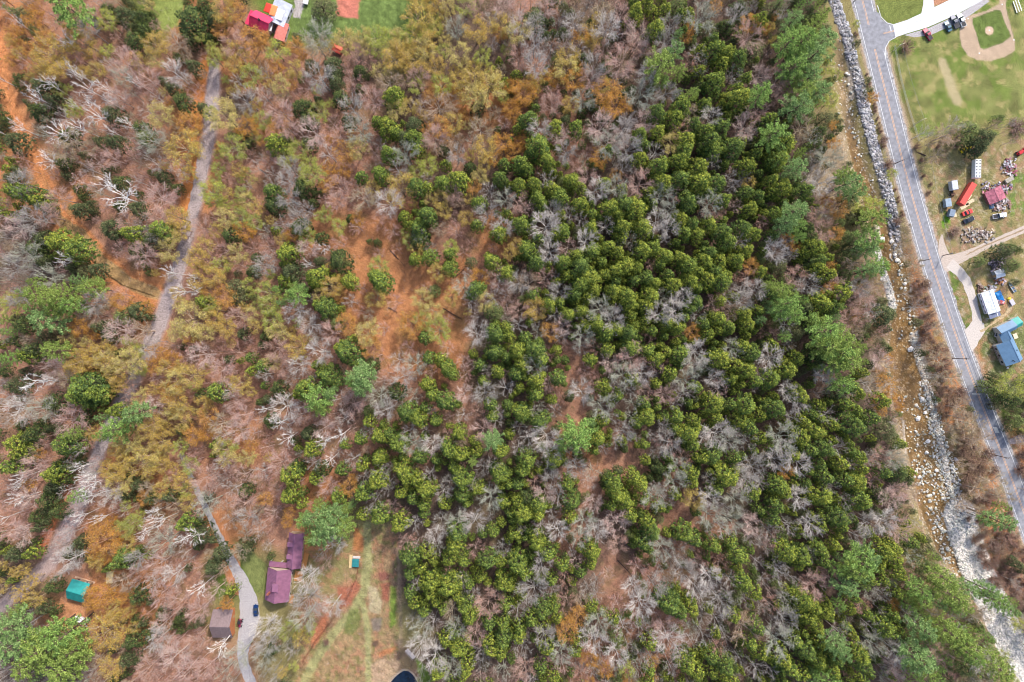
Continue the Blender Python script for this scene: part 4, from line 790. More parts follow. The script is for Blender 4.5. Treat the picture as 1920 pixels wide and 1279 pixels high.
# ------------------------------------------------------------------ trees: where each stands (tile-local tens of quarter pixels)
TILES = {
(0,0):"p50,4,15 b64,20,8 d80,8,8 y63,31,9 o34,27,8 o24,12,8 y38,40,13 y39,50,10 l80,16,8 d92,10,9 d106,12,7 d143,14,15 d153,3,9 d158,14,8 y167,5,9 o175,8,9 k176,32,10 y116,33,9 y115,44,7 y103,44,6 d100,30,9 t131,32,8 k93,45,11 b90,55,8 l161,44,6 y175,48,7 y177,39,8 l187,57,8 d144,48,7 d133,42,5 b128,52,9 k110,60,10 w45,28,6 w30,60,6 w59,62,7 w74,62,5 b183,73,9 k88,73,8 w67,83,8 d135,76,9 y168,87,13 l158,86,6 o142,93,9 y138,110,12 y120,85,10 t122,110,7 b110,102,10 d104,95,7 w38,97,9 w8,93,5 d26,83,9 d28,64,8 d82,85,9 w53,92,6 w90,90,5 l52,82,6 b45,86,7 d9,105,11 d5,83,5 b28,98,7 t52,105,10 d48,100,8 t46,114,10 w31,118,7 d45,122,7 k84,118,8 b115,122,7 d85,106,8 l175,110,10 o185,95,8 k185,117,7 o188,28,9 e108,102,8 d180,100,6 k40,15,7 k153,42,5 e14,10,8 w50,50,5 w97,58,4",
(1,0):"e49,5,11 b47,25,11 y65,27,8 t47,35,9 l15,38,8 o4,31,7 o30,35,6 y80,27,7 l89,27,8 l99,28,7 y108,29,8 l119,24,9 y126,30,9 y121,13,10 y132,22,5 l134,22,6 y145,5,6 l157,4,8 y123,4,6 b149,20,8 y165,22,9 y182,17,8 o183,25,6 b176,12,6 k168,6,8 k184,6,8 l140,38,6 y152,40,9 y103,42,9 y118,44,9 y127,36,8 y92,52,7 l170,42,7 y110,36,8 y135,50,8 l138,62,8 y152,60,7 y162,62,10 y173,66,11 y165,72,9 y175,60,9 l186,66,5 o190,64,5 k122,58,9 t100,62,9 l120,65,6 o134,70,7 k85,48,6 b47,57,11 d57,48,9 d59,62,7 d77,52,7 k73,58,7 d77,66,5 d62,73,8 d58,55,7 h101,70,9 b73,80,10 k86,72,9 y105,82,7 y116,79,6 t136,80,12 b122,77,6 t146,76,7 d166,80,7 o160,86,5 t178,83,5 o190,80,7 l48,84,7 k18,83,10 k38,65,7 y18,63,7 y30,52,7 o15,50,6 b5,52,6 k5,36,6 y8,60,5 e40,48,6 d33,80,10 d38,88,7 l5,90,7 o17,92,7 k24,96,8 k44,98,11 b78,97,9 d68,90,7 h90,90,6 h97,93,8 h104,99,6 d118,93,9 d112,103,7 h118,104,8 o138,95,9 y148,92,8 t168,96,10 t135,105,9 k134,102,8 b93,107,5 b112,114,9 h100,114,8 y76,110,8 o66,114,9 b53,114,7 k88,114,6 h120,112,6 h12,106,9 d20,105,6 l33,113,8 l24,118,7 l40,125,7 b22,124,8 k10,118,7 d38,107,7 o180,120,6 y172,110,9 o185,107,8 h142,122,5 h186,122,6 b150,115,8 d140,112,6 l121,126,6 b105,125,7 d160,125,6 k62,102,7 t150,104,7 k186,92,5 k58,92,7",
(2,0):"k5,5,8 d17,15,11 b6,16,9 b18,17,8 k26,4,8 b36,11,7 b48,15,9 d38,23,6 b30,30,7 b17,31,9 b40,30,6 t68,8,9 b70,20,11 b76,15,7 y58,25,8 y61,31,6 o52,27,7 k68,36,8 k82,10,8 h95,7,7 h91,12,6 h107,8,5 h116,6,6 h108,20,8 h126,9,5 h133,9,6 h129,22,5 o134,21,5 b142,12,10 e148,20,8 d162,18,7 b170,8,8 k178,26,10 o178,17,7 h187,12,7 o190,22,4 d172,4,7 b153,6,6 o153,4,5 e124,3,7 b120,15,8 k95,25,11 k92,33,8 b115,30,9 k108,36,7 y5,25,9 k5,42,9 y42,42,8 b18,47,9 y41,52,8 o31,58,7 o46,60,9 b63,48,9 d53,43,6 b50,36,7 k60,58,8 k83,45,12 t88,53,8 b102,53,8 p112,48,12 p122,38,7 p126,53,5 b140,38,7 h142,36,6 h152,28,6 h155,34,9 h163,38,8 h172,42,8 h160,46,7 e182,37,10 k133,45,7 b143,50,6 h154,58,10 h142,52,6 b168,55,7 h177,57,6 k186,55,8 h172,72,10 h170,65,6 p187,70,8 k185,82,8 o8,70,9 o2,66,5 y13,62,7 k30,70,7 k30,78,9 o2,85,6 o14,65,6 h12,87,8 h3,55,5 b54,75,8 d58,78,6 o72,68,10 o77,78,10 y68,63,6 y44,78,7 d70,86,6 b98,70,11 b118,68,8 h110,83,8 h130,77,8 h122,86,8 h146,77,7 b152,85,8 t134,86,8 h158,94,8 h162,86,5 k175,94,10 h138,93,7 b88,88,7 b84,95,8 k100,90,9 k65,95,11 h48,94,7 b20,94,8 h32,94,7 d40,90,6 h98,100,7 h112,98,7 k126,98,7 h132,103,8 h150,104,9 h146,97,7 h168,108,9 b176,100,7 h20,107,11 h27,120,8 h15,114,6 k33,100,8 b42,112,9 k50,102,7 b70,108,9 h72,112,6 o66,118,7 k80,103,8 b88,112,10 h100,108,6 b108,113,7 y120,108,8 h112,122,8 h130,112,8 h128,120,8 h142,124,8 h152,110,9 b152,120,6 h178,122,8 h173,106,6 h5,121,7 h10,126,7 b84,124,7 h185,114,6 h190,102,5 h97,118,7",
(3,0):"e6,5,9 b13,8,6 p20,14,7 p18,30,9 d25,15,7 d36,12,6 p36,18,7 e42,22,8 p40,30,10 p28,28,10 p22,40,6 y1,20,4 p20,47,10 p34,42,9 l42,35,8 d32,7,5 k10,32,5 p33,58,9 p30,68,9 p24,76,9 p40,66,8 l53,55,5 k8,60,9 k12,72,8 l48,75,6 e30,85,8 h3,88,8 p5,100,9 h14,108,9 h8,118,9 p22,125,8 t27,95,10 d40,98,7 d38,107,6 b48,115,9 o50,108,5 t52,122,8 e44,88,7 b35,102,7 p10,118,6 h3,102,6 r105,35,7 e152,98,11 d165,102,9 b120,98,5 d160,110,8 r188,95,8 t135,100,8 b142,92,6 r112,110,4 e175,88,5 t128,115,5",
(0,1):"h6,14,8 h18,17,8 h27,22,7 d32,27,7 d5,5,6 b15,8,9 d58,14,6 b70,15,6 w88,18,13 w74,8,8 d88,8,7 k60,8,7 d103,18,4 k118,20,12 d132,13,5 d101,28,8 d88,26,5 d58,29,8 k45,20,9 b22,35,12 k12,42,10 k33,33,9 h38,42,11 h40,52,10 h53,58,11 d30,50,8 d23,58,8 b18,62,10 w45,65,6 d70,75,8 e62,75,6 b8,70,9 h97,47,8 d80,42,10 h118,44,9 b105,42,7 d112,52,8 k95,38,8 k118,35,8 y133,35,9 y136,43,7 y125,60,8 k105,62,10 d100,60,7 b115,48,7 y152,10,9 l158,15,8 l160,23,6 l182,18,6 y186,22,6 k158,35,6 y168,35,7 l180,35,8 d172,48,8 y162,45,6 o182,45,8 k150,42,8 k162,55,7 y140,60,9 y146,65,8 l134,82,8 y148,84,7 y160,80,8 l165,72,6 w130,89,6 k180,70,7 e175,88,8 y178,62,8 k168,60,7 d188,75,6 p27,92,9 p38,97,10 p47,90,9 p52,100,8 p67,88,7 b68,98,9 p33,113,11 p43,105,7 p25,105,6 b35,80,9 b10,95,8 k8,85,7 e30,125,6 l8,100,8 d15,115,8 e10,112,6 t70,108,9 o58,117,8 o92,98,8 d100,105,9 e90,108,8 d75,118,8 t105,120,10 b115,118,9 k88,120,10 d80,125,6 o70,122,5 k90,93,7 y122,98,6 o120,105,5 y142,110,14 y132,120,8 y160,112,8 y170,118,8 y155,122,7 o142,124,6 k178,110,8 h150,98,6 l157,100,7 o158,90,7 o168,95,8 e178,95,8 y188,108,6 d181,122,6 l186,85,5 k130,100,6 y162,105,6",
(1,1):"b10,8,6 b22,5,8 l42,3,9 o54,10,6 k62,12,9 d34,12,9 h10,15,7 d12,25,9 b24,20,9 y1,27,5 t80,20,9 b98,22,9 y108,14,11 k60,22,8 h78,4,6 h92,2,7 h118,10,8 h127,12,6 b128,5,5 h140,8,8 h152,6,9 o162,12,6 y168,4,6 h183,5,7 b174,14,7 h167,22,7 b188,20,8 b173,30,9 y138,22,7 y140,30,6 k147,18,8 t152,22,6 h110,34,6 h127,32,8 h115,40,5 h122,38,6 l52,34,5 l47,34,4 b30,36,8 d32,42,9 l38,48,6 y19,52,5 o28,48,6 b5,45,6 h22,60,10 k38,58,8 k8,56,7 d48,50,6 w50,57,4 k62,53,8 l62,42,6 d70,35,4 k92,38,8 k98,32,7 k102,45,8 d90,54,4 d85,53,3 k76,42,8 o76,36,5 l115,53,5 y120,58,5 d122,52,9 h122,43,7 b122,48,6 h118,66,6 h130,64,7 b131,58,5 h145,62,6 k138,64,4 h145,72,7 t138,43,8 l146,57,6 k150,45,8 k162,54,6 k156,61,7 y158,36,6 h165,40,6 k149,35,5 b185,42,8 h182,45,7 h178,68,7 h187,76,7 y190,62,5 e161,69,5 y137,76,7 k105,58,6 k92,62,6 l92,72,7 h92,83,10 y90,97,8 h88,80,7 d62,67,10 h68,82,7 y57,87,8 o61,93,6 h42,80,9 h43,85,5 d26,75,9 h20,82,6 l8,92,8 l10,100,7 p30,94,8 p24,95,4 h50,102,9 h45,100,6 b28,104,9 b5,70,8 b2,76,6 b40,115,9 b70,98,6 k79,88,6 k78,105,6 e60,114,7 o68,114,8 l12,112,9 y15,120,8 l10,105,5 k57,122,8 y83,122,9 t85,108,6 k104,98,8 o116,115,9 y133,105,8 l125,113,7 l137,120,9 h126,125,6 y124,96,7 e133,90,6 y146,95,6 k128,88,6 b154,86,8 h165,89,8 h168,87,5 b161,97,7 o168,80,7 y172,98,7 k183,83,7 b182,86,6 b178,95,7 e178,106,9 b165,122,9 h178,122,8 h188,118,6 h189,124,6 k144,112,6 k95,118,7 t178,74,6 b172,78,4 k178,58,5",
(2,1):"h6,10,7 h17,8,7 b27,5,7 h18,18,7 h30,12,7 h37,18,8 h22,24,7 h45,6,7 k57,4,8 h52,12,6 h52,24,8 b63,13,8 h70,8,6 b77,12,9 k96,9,10 h104,15,6 h84,12,5 h86,24,9 h95,28,9 h74,26,8 h80,33,7 h106,24,6 b114,18,9 b118,28,8 k125,17,7 h130,18,6 h135,22,8 h115,7,8 h128,5,9 h142,8,10 h155,8,9 h148,16,7 h160,21,7 b165,4,6 b150,23,9 k147,29,7 k156,31,5 h178,15,7 b168,10,5 y178,9,5 h186,18,6 k168,26,5 h180,28,7 k4,24,8 k10,26,7 b30,31,8 h7,38,8 b26,40,10 h38,45,7 b44,32,6 h60,42,7 b71,41,7 b52,36,6 h85,41,8 h100,42,9 b110,36,9 b120,42,9 h128,36,7 h137,38,7 h132,46,7 h150,40,7 h140,48,7 h160,45,8 h163,52,8 b172,52,6 h175,41,8 h184,46,7 k188,38,5 h176,58,7 h82,50,6 b88,50,6 b92,57,5 b55,52,8 h12,57,8 y4,57,7 h20,50,6 h33,48,6 b29,61,9 k42,57,7 h18,67,8 h40,67,8 h48,62,7 h62,60,8 h52,72,9 h73,58,7 h80,62,7 h68,68,6 h100,60,8 h107,57,7 h117,63,8 h112,70,6 h95,54,5 h86,70,8 h78,75,7 h95,72,7 k105,70,5 h127,66,7 h135,70,8 h145,68,8 h150,62,7 h153,75,7 h158,68,7 h170,66,8 h148,82,8 h140,75,7 h158,82,8 h162,78,6 b143,83,4 o179,72,6 h188,75,6 k178,80,7 b174,90,7 b183,88,8 h42,78,6 h60,78,9 h70,78,6 h78,83,6 h52,85,8 h63,88,7 h92,82,6 h103,80,7 h110,85,7 h122,86,8 h133,83,7 h118,78,6 b6,83,8 t13,85,9 h15,93,6 k25,80,7 b36,90,8 h48,92,7 h57,95,6 h77,90,8 h87,92,8 h90,100,8 h105,94,8 h100,102,8 b115,93,6 b130,95,8 h140,97,7 h140,88,6 k152,100,7 h157,97,6 b163,95,6 b176,96,8 h168,95,5 h28,100,7 h36,99,6 y18,103,8 h48,98,5 h53,104,7 h43,107,7 b65,103,9 b52,107,6 b76,111,9 h90,108,6 b112,108,9 b125,104,9 h134,103,7 h130,110,6 h118,114,7 h100,112,6 h106,120,6 h145,115,6 h155,110,7 t165,106,7 h175,108,7 h186,105,6 h178,115,7 b140,108,7 o135,121,6 h148,122,6 h165,118,7 h155,120,5 k188,122,4 h126,118,7 k103,122,5 h65,115,8 h55,116,6 b53,123,8 k38,116,8 b38,124,6 o29,121,7 b20,121,6 k5,105,8 b5,115,7 h80,118,7 h88,122,8 h72,122,8 h10,126,6 b32,108,6 h92,116,6 h115,124,5",
(3,1):"h5,7,7 h12,12,8 d20,8,8 h5,16,6 h28,14,8 b42,8,9 b33,4,7 p62,8,8 p60,2,6 p70,14,7 l72,22,8 e62,20,8 l80,26,8 p82,34,8 e74,33,7 k48,18,7 o52,26,7 p20,30,9 p15,38,8 p23,40,6 h8,30,7 k38,35,8 k42,45,9 b45,30,7 o52,47,6 e60,50,8 d30,42,8 d33,50,9 h35,58,8 h28,62,6 h42,58,5 d32,68,8 b8,60,9 h5,48,6 b12,52,7 k22,80,10 b32,85,9 e10,72,7 o15,52,5 h40,66,7 h38,72,7 h47,78,7 o47,73,5 h52,72,4 p78,52,8 p77,60,7 e66,58,8 t68,68,8 e62,65,8 p86,70,7 e60,78,7 k52,88,8 o46,89,6 h58,90,8 h60,85,5 k75,92,9 b72,88,8 t80,85,7 p10,90,7 h4,95,7 p17,100,9 p22,108,7 p12,106,7 h42,100,9 h52,103,8 h45,92,6 h35,98,6 d30,105,8 b15,115,7 p36,112,6 d28,112,6 e22,122,7 p46,122,11 p56,126,8 k62,112,9 k72,108,8 k70,100,8 t65,122,8 d91,108,10 b80,105,7 e75,115,7 o68,108,4 r98,38,4 t105,62,6 b108,80,5 b115,102,6 r112,98,5 r118,85,6 t112,70,6 r122,108,6 t128,118,5 r140,46,5 d178,60,8 e185,70,7 d185,58,6 e160,68,5",
(0,2):"p5,12,6 h16,11,7 p42,8,8 d22,7,8 y58,15,10 y55,20,7 y68,10,8 y77,8,10 y78,15,8 l98,5,8 y97,15,11 l105,20,7 b110,8,8 o118,8,7 o70,20,6 y86,26,8 y88,33,6 t50,30,7 h60,36,16 d72,32,10 h55,42,9 h68,40,8 k38,20,9 w20,32,9 k40,28,7 d10,34,8 b2,42,6 b10,52,10 b28,50,9 k50,58,11 d38,47,10 d62,58,7 h84,52,7 p100,53,9 p97,60,6 p84,68,8 p78,72,5 y104,42,6 k115,48,9 k95,33,7 y112,63,9 y108,68,7 y120,75,8 y122,80,6 y95,76,8 y88,82,7 y92,90,8 y106,92,11 y110,86,8 y85,100,8 y87,107,8 y80,95,6 l135,80,6 h8,78,9 h12,84,7 h45,78,11 d22,70,9 t20,84,7 o30,84,4 k25,95,9 h3,95,8 h35,101,9 d42,95,8 d38,108,8 k15,92,7 o21,108,5 k20,118,9 w8,120,6 d32,120,8 d36,113,6 w62,108,7 p56,116,5 w58,104,5 w62,119,6 b80,118,9 k72,108,8 k84,122,7 b65,100,6 d102,108,6 t110,110,6 o108,118,6 d112,118,7 d126,117,7 y120,112,6 y127,20,8 o130,15,7 y130,30,9 y143,27,9 l146,33,5 o128,36,9 y130,44,9 y132,52,7 y136,60,7 k152,10,10 k140,12,7 d170,14,5 d143,6,4 k165,22,9 k160,30,6 h159,39,8 d150,40,6 y180,32,8 h187,22,5 k178,8,7 b172,38,6 y152,48,7 k175,45,8 o155,55,8 k182,55,9 t165,62,9 o145,70,8 o155,70,7 d135,67,5 y167,82,9 h160,78,5 l172,80,7 b165,72,7 k178,68,9 o188,78,5 y185,88,7 l142,94,7 y138,106,8 l140,112,6 k152,103,11 k145,90,6 b165,92,7 k172,90,8 b172,112,7 d183,113,7 k182,100,7 k182,122,9 b155,122,9 y140,120,6 d155,117,4 t130,122,6",
(1,2):"k15,5,10 y30,5,9 y32,10,5 b47,8,10 b32,17,8 k18,18,8 y12,16,6 h67,9,10 h62,5,6 o85,3,8 k92,10,8 d85,18,7 b106,14,7 b119,16,8 k114,5,8 h129,13,6 k131,22,7 h138,14,6 h142,20,7 h147,25,6 k143,5,8 k155,15,7 k157,25,7 k155,40,8 h168,18,6 h178,8,7 h170,30,5 h182,23,6 h188,12,5 b173,22,5 b187,35,7 b172,40,8 h189,48,5 h176,48,6 h177,57,6 k166,52,6 b155,56,6 h54,27,10 h48,24,6 h35,35,9 h30,40,5 p45,43,9 p52,40,5 p47,50,6 p77,28,11 p70,30,6 p79,35,7 b62,43,6 k72,48,10 b65,58,7 k58,55,7 b26,29,6 d16,36,7 b5,25,6 h3,19,6 b18,50,10 b22,63,6 w13,62,6 w20,73,6 d10,60,7 k33,55,8 k50,65,8 b90,42,9 b97,52,9 b87,28,6 k99,24,6 b109,27,8 b117,40,7 d105,38,8 h128,33,7 h131,40,6 h142,45,8 h126,50,5 b104,45,7 h112,55,9 h121,58,8 h134,60,6 b132,52,4 h83,61,6 d83,54,6 h92,73,8 h77,74,6 b83,68,6 b115,67,6 b127,67,4 h106,77,8 h100,70,6 d38,70,7 h40,82,7 w51,76,6 b60,83,5 w53,89,5 h65,78,5 b72,89,7 h91,89,7 h78,95,6 h63,97,6 h43,104,6 b42,92,6 k17,93,9 d29,95,7 h22,103,9 h30,98,6 h23,118,8 k8,80,6 b3,98,7 k5,105,7 k15,112,7 o8,118,5 k54,108,8 d48,97,7 h60,118,7 o70,110,7 h79,115,8 b88,120,7 h90,105,8 b92,99,7 b100,106,6 h110,100,10 h120,105,6 b80,102,6 b117,78,8 b131,78,8 h122,88,7 h126,72,4 h143,82,8 h153,86,7 h148,95,6 h135,90,5 h152,70,7 t153,74,5 k143,70,5 h166,84,6 h183,83,7 p178,75,7 k170,66,9 b180,60,6 h190,70,5 b170,95,7 b178,92,6 p162,89,4 h182,100,9 h190,108,5 h127,113,9 h117,119,6 h108,115,6 b130,100,6 b144,107,7 h125,124,6 b140,114,7 h154,105,8 h155,117,7 h167,112,7 b162,108,5 b175,120,9 h186,122,6 k102,124,6 h140,123,6 h158,122,5 p58,125,5 p68,126,4",
(2,2):"h5,7,8 h17,8,9 h8,17,7 h3,24,7 b18,18,8 h22,14,7 b52,4,7 k62,4,7 h34,6,5 h40,14,4 k30,12,4 h60,14,6 k73,15,8 k90,13,10 h72,6,7 h90,5,8 h103,7,7 h110,13,7 h117,8,6 h128,10,8 b140,8,10 b138,18,8 b166,4,8 h158,14,9 h175,4,7 h183,8,8 h178,22,8 h170,18,7 h166,28,6 b188,14,6 b188,25,6 h184,30,7 h172,33,5 k155,36,7 b153,28,8 b133,30,10 b100,25,8 k108,19,6 b84,27,9 h92,29,6 h109,32,5 h120,25,7 k55,22,6 h18,30,8 h35,28,7 k28,32,6 h18,40,7 h30,44,5 d43,42,5 b53,38,10 k62,35,6 h70,34,7 b77,36,7 h80,41,6 k100,38,7 k115,40,8 b128,40,6 h140,35,6 b92,46,7 h100,47,6 b68,48,9 b32,52,6 h8,55,8 h22,60,8 b5,65,6 b17,52,5 b73,55,7 h68,60,7 b90,57,6 h103,57,8 h95,62,6 h84,57,4 b85,68,8 b80,76,6 h84,76,5 p50,70,14 h65,74,8 h62,82,5 b25,72,11 b12,74,7 b5,80,6 h10,90,9 h8,98,7 b28,85,9 h32,90,8 b49,95,8 b60,98,7 b58,106,6 h125,57,7 b115,64,6 h122,65,5 h135,70,10 h137,78,7 h138,60,6 b118,78,10 k122,80,7 b108,84,5 h100,78,5 h154,48,9 h165,48,6 h178,48,9 h188,56,6 h155,58,6 h172,60,7 h180,66,7 b155,70,11 b146,74,7 b165,76,9 h188,74,6 b178,76,7 h153,85,9 h144,88,7 h168,88,6 b182,95,10 b178,104,8 h163,102,10 h155,112,7 h136,100,7 b125,95,8 d110,96,7 h120,95,5 k130,88,6 h137,107,6 b125,108,8 h92,103,7 h98,108,7 h77,108,8 h80,115,8 d72,102,6 h85,122,8 d80,98,5 h4,108,6 k25,115,9 b33,105,8 b35,118,7 h42,108,7 h44,120,8 k62,120,8 h20,124,8 d12,118,8 h5,122,6 b108,118,9 b117,119,7 h124,116,5 h100,120,6 y137,118,8 b150,118,9 b170,120,9 b170,112,6 b188,107,5 h183,115,7 h112,125,6 h75,124,6",
(3,2):"b5,12,9 h5,3,6 h17,22,8 p55,10,12 p62,14,10 p50,18,8 p45,4,9 d38,12,9 h42,10,6 h23,13,7 h4,30,8 h27,40,8 b25,48,8 b17,38,8 h8,52,9 p57,32,7 b45,27,8 d52,40,7 h64,34,7 h70,40,6 h60,47,7 b60,38,6 h40,49,6 h34,55,6 h28,60,6 b46,56,7 b20,58,7 h68,52,6 h80,58,7 h66,62,9 d73,66,6 h72,58,5 h50,63,7 h38,67,8 h40,58,6 e90,67,10 h88,45,7 o84,46,6 k78,45,6 b78,32,7 k85,15,8 b95,20,5 k82,8,6 o88,32,6 h73,24,5 h28,72,8 b13,72,10 b15,80,8 h33,82,7 h45,82,8 h20,86,7 b25,92,9 b8,90,8 o14,98,6 h50,75,5 b55,80,7 h57,92,7 h70,88,7 h72,97,6 h66,85,6 b64,92,5 h40,92,6 h32,98,5 b78,88,7 k85,88,8 b97,88,8 b92,95,6 d98,100,10 h89,99,7 d105,105,7 h110,99,5 h45,103,7 h60,105,7 h70,107,8 h10,108,8 h14,115,7 b26,118,8 h43,118,9 b60,120,6 h30,107,5 h52,118,5 h73,122,8 d85,115,7 k80,105,6 k92,118,9 k100,112,8 b50,110,6 h5,120,6 h33,118,5 t110,112,7 h8,125,7 h60,126,5 r128,7,8 o128,13,6 r133,20,7 t140,28,7 r145,38,7 r138,45,7 t145,50,7 o145,57,7 t155,62,8 t160,75,8 o152,68,7 r148,82,7 o155,88,8 r160,95,9 r152,100,8 t170,105,9 o160,112,8 r165,118,8 t178,118,8 e178,38,10 l182,32,8 d185,45,8 e188,60,6 r182,58,5",
(0,3):"k8,15,9 k15,18,8 d10,32,9 h20,32,6 d28,12,6 d25,5,6 b48,18,9 b42,27,9 w55,5,5 o78,22,11 y72,38,6 o85,20,7 y95,26,7 l95,13,7 l100,9,7 b110,10,7 w115,10,6 h88,38,9 h93,35,6 b48,38,11 d52,32,7 y22,52,16 y14,62,9 d37,58,7 b100,37,8 t90,52,8 o76,62,11 o68,68,6 h136,10,8 b122,22,10 w142,20,7 d150,18,9 k105,45,8 b112,55,7 d103,64,8 k118,40,8 b128,48,8 d158,42,8 w145,60,6 k120,62,9 k135,68,9 k148,75,8 k160,60,7 h172,59,5 d120,77,6 d114,92,7 y80,90,14 p5,88,12 p10,105,12 p30,105,15 p45,92,12 p55,105,12 p35,90,8 p20,118,10 p45,120,12 y82,115,9 d98,98,9 d95,112,8 b115,98,9 k110,118,9 k130,110,12 k145,98,8 w160,105,7 k120,85,8 t72,110,7 b178,110,9 k140,118,9 k155,118,8 d134,90,4 o170,68,5 t180,30,7 b185,5,8 b170,8,7 e182,25,6 d185,28,5 k125,98,8",
(1,3):"p58,8,11 p48,18,10 p65,10,8 p45,5,8 p42,22,6 b60,25,8 k52,38,6 b38,52,9 b38,68,11 b35,82,9 b57,72,8 l25,90,8 y33,95,6 l40,88,5 b5,90,11 b8,100,9 d11,105,6 b3,112,8 h91,4,8 h107,10,8 b118,10,7 k113,23,7 h125,2,5 b134,17,8 b138,7,7 h150,17,10 h149,25,8 b150,8,8 h115,36,8 h127,32,7 h144,36,7 h122,44,6 h115,48,6 b135,28,6 h133,38,5 h155,38,6 h170,17,5 h178,16,6 b165,8,9 k165,28,7 h174,38,8 h183,38,6 b185,28,7 h145,58,10 h130,54,8 h126,56,6 b120,55,5 h115,62,6 h118,70,6 h130,62,7 h135,68,6 h125,68,5 h126,76,6 h140,74,6 h160,55,6 h168,50,6 b154,52,6 b163,62,6 k174,70,11 h187,55,8 h187,70,7 t148,75,8 h156,72,8 h160,80,8 h152,66,6 b125,90,8 b125,100,9 b133,85,7 b150,88,8 h142,98,7 h152,103,9 h148,92,6 h175,85,7 k165,92,8 h185,85,7 h185,97,8 h175,103,8 h183,108,7 b168,105,7 b170,115,7 h157,118,7 b132,110,9 h137,122,8 b145,118,8 b185,120,7 h155,125,6 k168,125,6 b133,100,5 r90,98,3 r53,98,3",
(2,3):"h8,5,8 h20,3,7 b22,12,7 b35,15,9 h45,5,7 b55,10,9 b64,15,8 k78,8,10 h90,4,7 h102,8,7 h105,17,8 h99,24,7 h103,28,6 h20,24,9 h2,18,6 b52,20,8 h59,30,8 h28,33,8 k48,36,6 h38,41,7 b22,40,8 h5,42,9 h10,48,7 h52,46,6 h60,40,6 k80,25,8 h2,58,5 k40,50,7 b17,60,11 b30,58,6 h30,52,6 b64,53,6 b57,60,7 b63,64,6 h60,72,6 h24,75,8 h32,72,6 b4,76,7 h15,82,7 h6,88,7 k41,66,7 o50,78,8 o42,88,9 t52,66,6 k72,46,5 b92,57,8 b98,70,11 k95,42,8 b108,58,9 k105,48,7 b115,47,7 k80,70,8 b113,28,9 b120,35,8 b132,27,6 h130,18,8 h138,22,7 h153,27,8 k140,40,7 b130,46,9 k157,38,8 h120,70,10 h126,76,8 h136,73,8 b138,58,9 b145,66,8 b150,5,9 b165,10,10 b160,14,7 k180,10,9 b182,20,7 h165,24,7 h172,35,8 h170,42,6 h155,48,5 b165,52,7 h175,55,8 b150,50,9 b158,70,9 b190,52,5 h184,62,7 b190,72,6 b155,82,8 t175,88,11 h185,88,7 b145,95,8 b135,88,7 k155,102,7 h168,80,6 b66,84,9 b63,98,11 h77,82,6 e78,95,7 b84,88,8 b98,90,8 k115,88,9 b120,98,12 b128,110,7 b88,103,7 h105,100,7 h5,95,7 b8,105,8 b25,95,9 h26,104,7 b38,108,9 h48,106,6 k38,115,7 o58,110,7 b62,120,6 o70,119,6 b78,110,9 l86,118,6 b95,118,7 b105,112,7 o105,112,5 h104,120,6 b120,118,6 h132,116,8 h150,110,7 h140,122,7 h152,122,6 h160,118,8 b172,112,6 b185,120,8 h180,100,7 h188,108,7 h22,118,6 k10,118,9 h32,125,6 k52,123,7",
(3,3):"b3,15,8 h5,6,7 k2,22,6 h15,30,8 b35,12,9 h42,12,6 b18,12,7 h55,5,8 h57,12,6 b60,2,6 b78,10,9 h78,17,5 b90,8,9 k100,15,9 b70,20,7 k68,28,7 h28,35,8 h24,40,6 b32,32,6 h42,30,8 h43,38,6 h52,26,6 p70,38,10 p77,34,8 p66,47,9 p60,57,9 p70,46,7 h90,32,8 h96,28,7 h98,38,7 h85,42,7 h78,52,7 h100,48,7 h88,52,6 h66,65,6 b10,42,8 b12,48,8 k35,55,10 k30,58,7 h28,68,9 h22,64,6 h35,72,8 h47,78,8 h45,72,6 k2,70,8 b16,68,8 b15,82,9 h30,82,8 h38,88,7 b10,100,13 h28,92,5 h40,98,7 h22,98,7 b78,62,7 b88,62,7 h98,62,6 k72,70,7 h76,78,6 o95,70,5 h95,78,7 h92,90,8 b80,88,8 b55,92,8 p50,98,8 p56,104,8 h64,92,6 k62,100,7 b80,102,9 b90,100,6 h100,90,6 b108,78,7 p116,60,8 p118,68,6 e112,50,7 k108,55,7 p140,62,10 p147,70,6 p152,60,7 p134,50,8 e118,42,9 b110,35,7 k108,45,6 p118,87,9 p122,92,5 p136,90,10 p145,92,6 b145,82,8 p152,102,9 p157,110,7 p115,110,13 p120,120,8 b100,108,9 k98,118,9 h30,105,9 h38,112,9 h12,112,8 h18,120,8 h52,110,8 h70,108,9 h76,118,8 h50,120,8 p45,125,7 h28,123,7 k130,105,9 k135,118,8 e150,118,10 b165,115,9 p172,118,9 l178,110,6 e160,88,6 p166,60,6 p172,68,7 o130,122,4 t165,78,6 p174,6,8 r180,20,8 r175,28,8 o185,32,6 d188,39,5 r182,45,7 o182,52,6 r187,62,6 r170,25,7"}
ZC = dict(h=.75, p=.75, b=.8, k=.75, w=.85, y=.72, o=.72, l=.72, t=.72, d=.68, e=.68, r=.5)
def tree_h(k, r):
    return {'h': np.clip(3.6*r+2, 8, 19), 'p': np.clip(3.2*r+9, 12, 25), 'b': np.clip(2.4*r+7.5, 9, 19), 'k': np.clip(2*r+6, 7, 16), 'w': 20, 'y': np.clip(2*r+6, 6, 16), 'o': np.clip(2*r+5, 5, 15), 'l': np.clip(2*r+5, 5, 15),
            't': np.clip(2*r+5, 6, 14), 'd': np.clip(2.4*r+3, 4, 14), 'e': np.clip(2*r+4, 5, 12), 'r': np.clip(.9*r+.6, 1, 3)}[k]
rt = np.random.default_rng(5)
TREES = []          # kind, px, py, radius m, height m
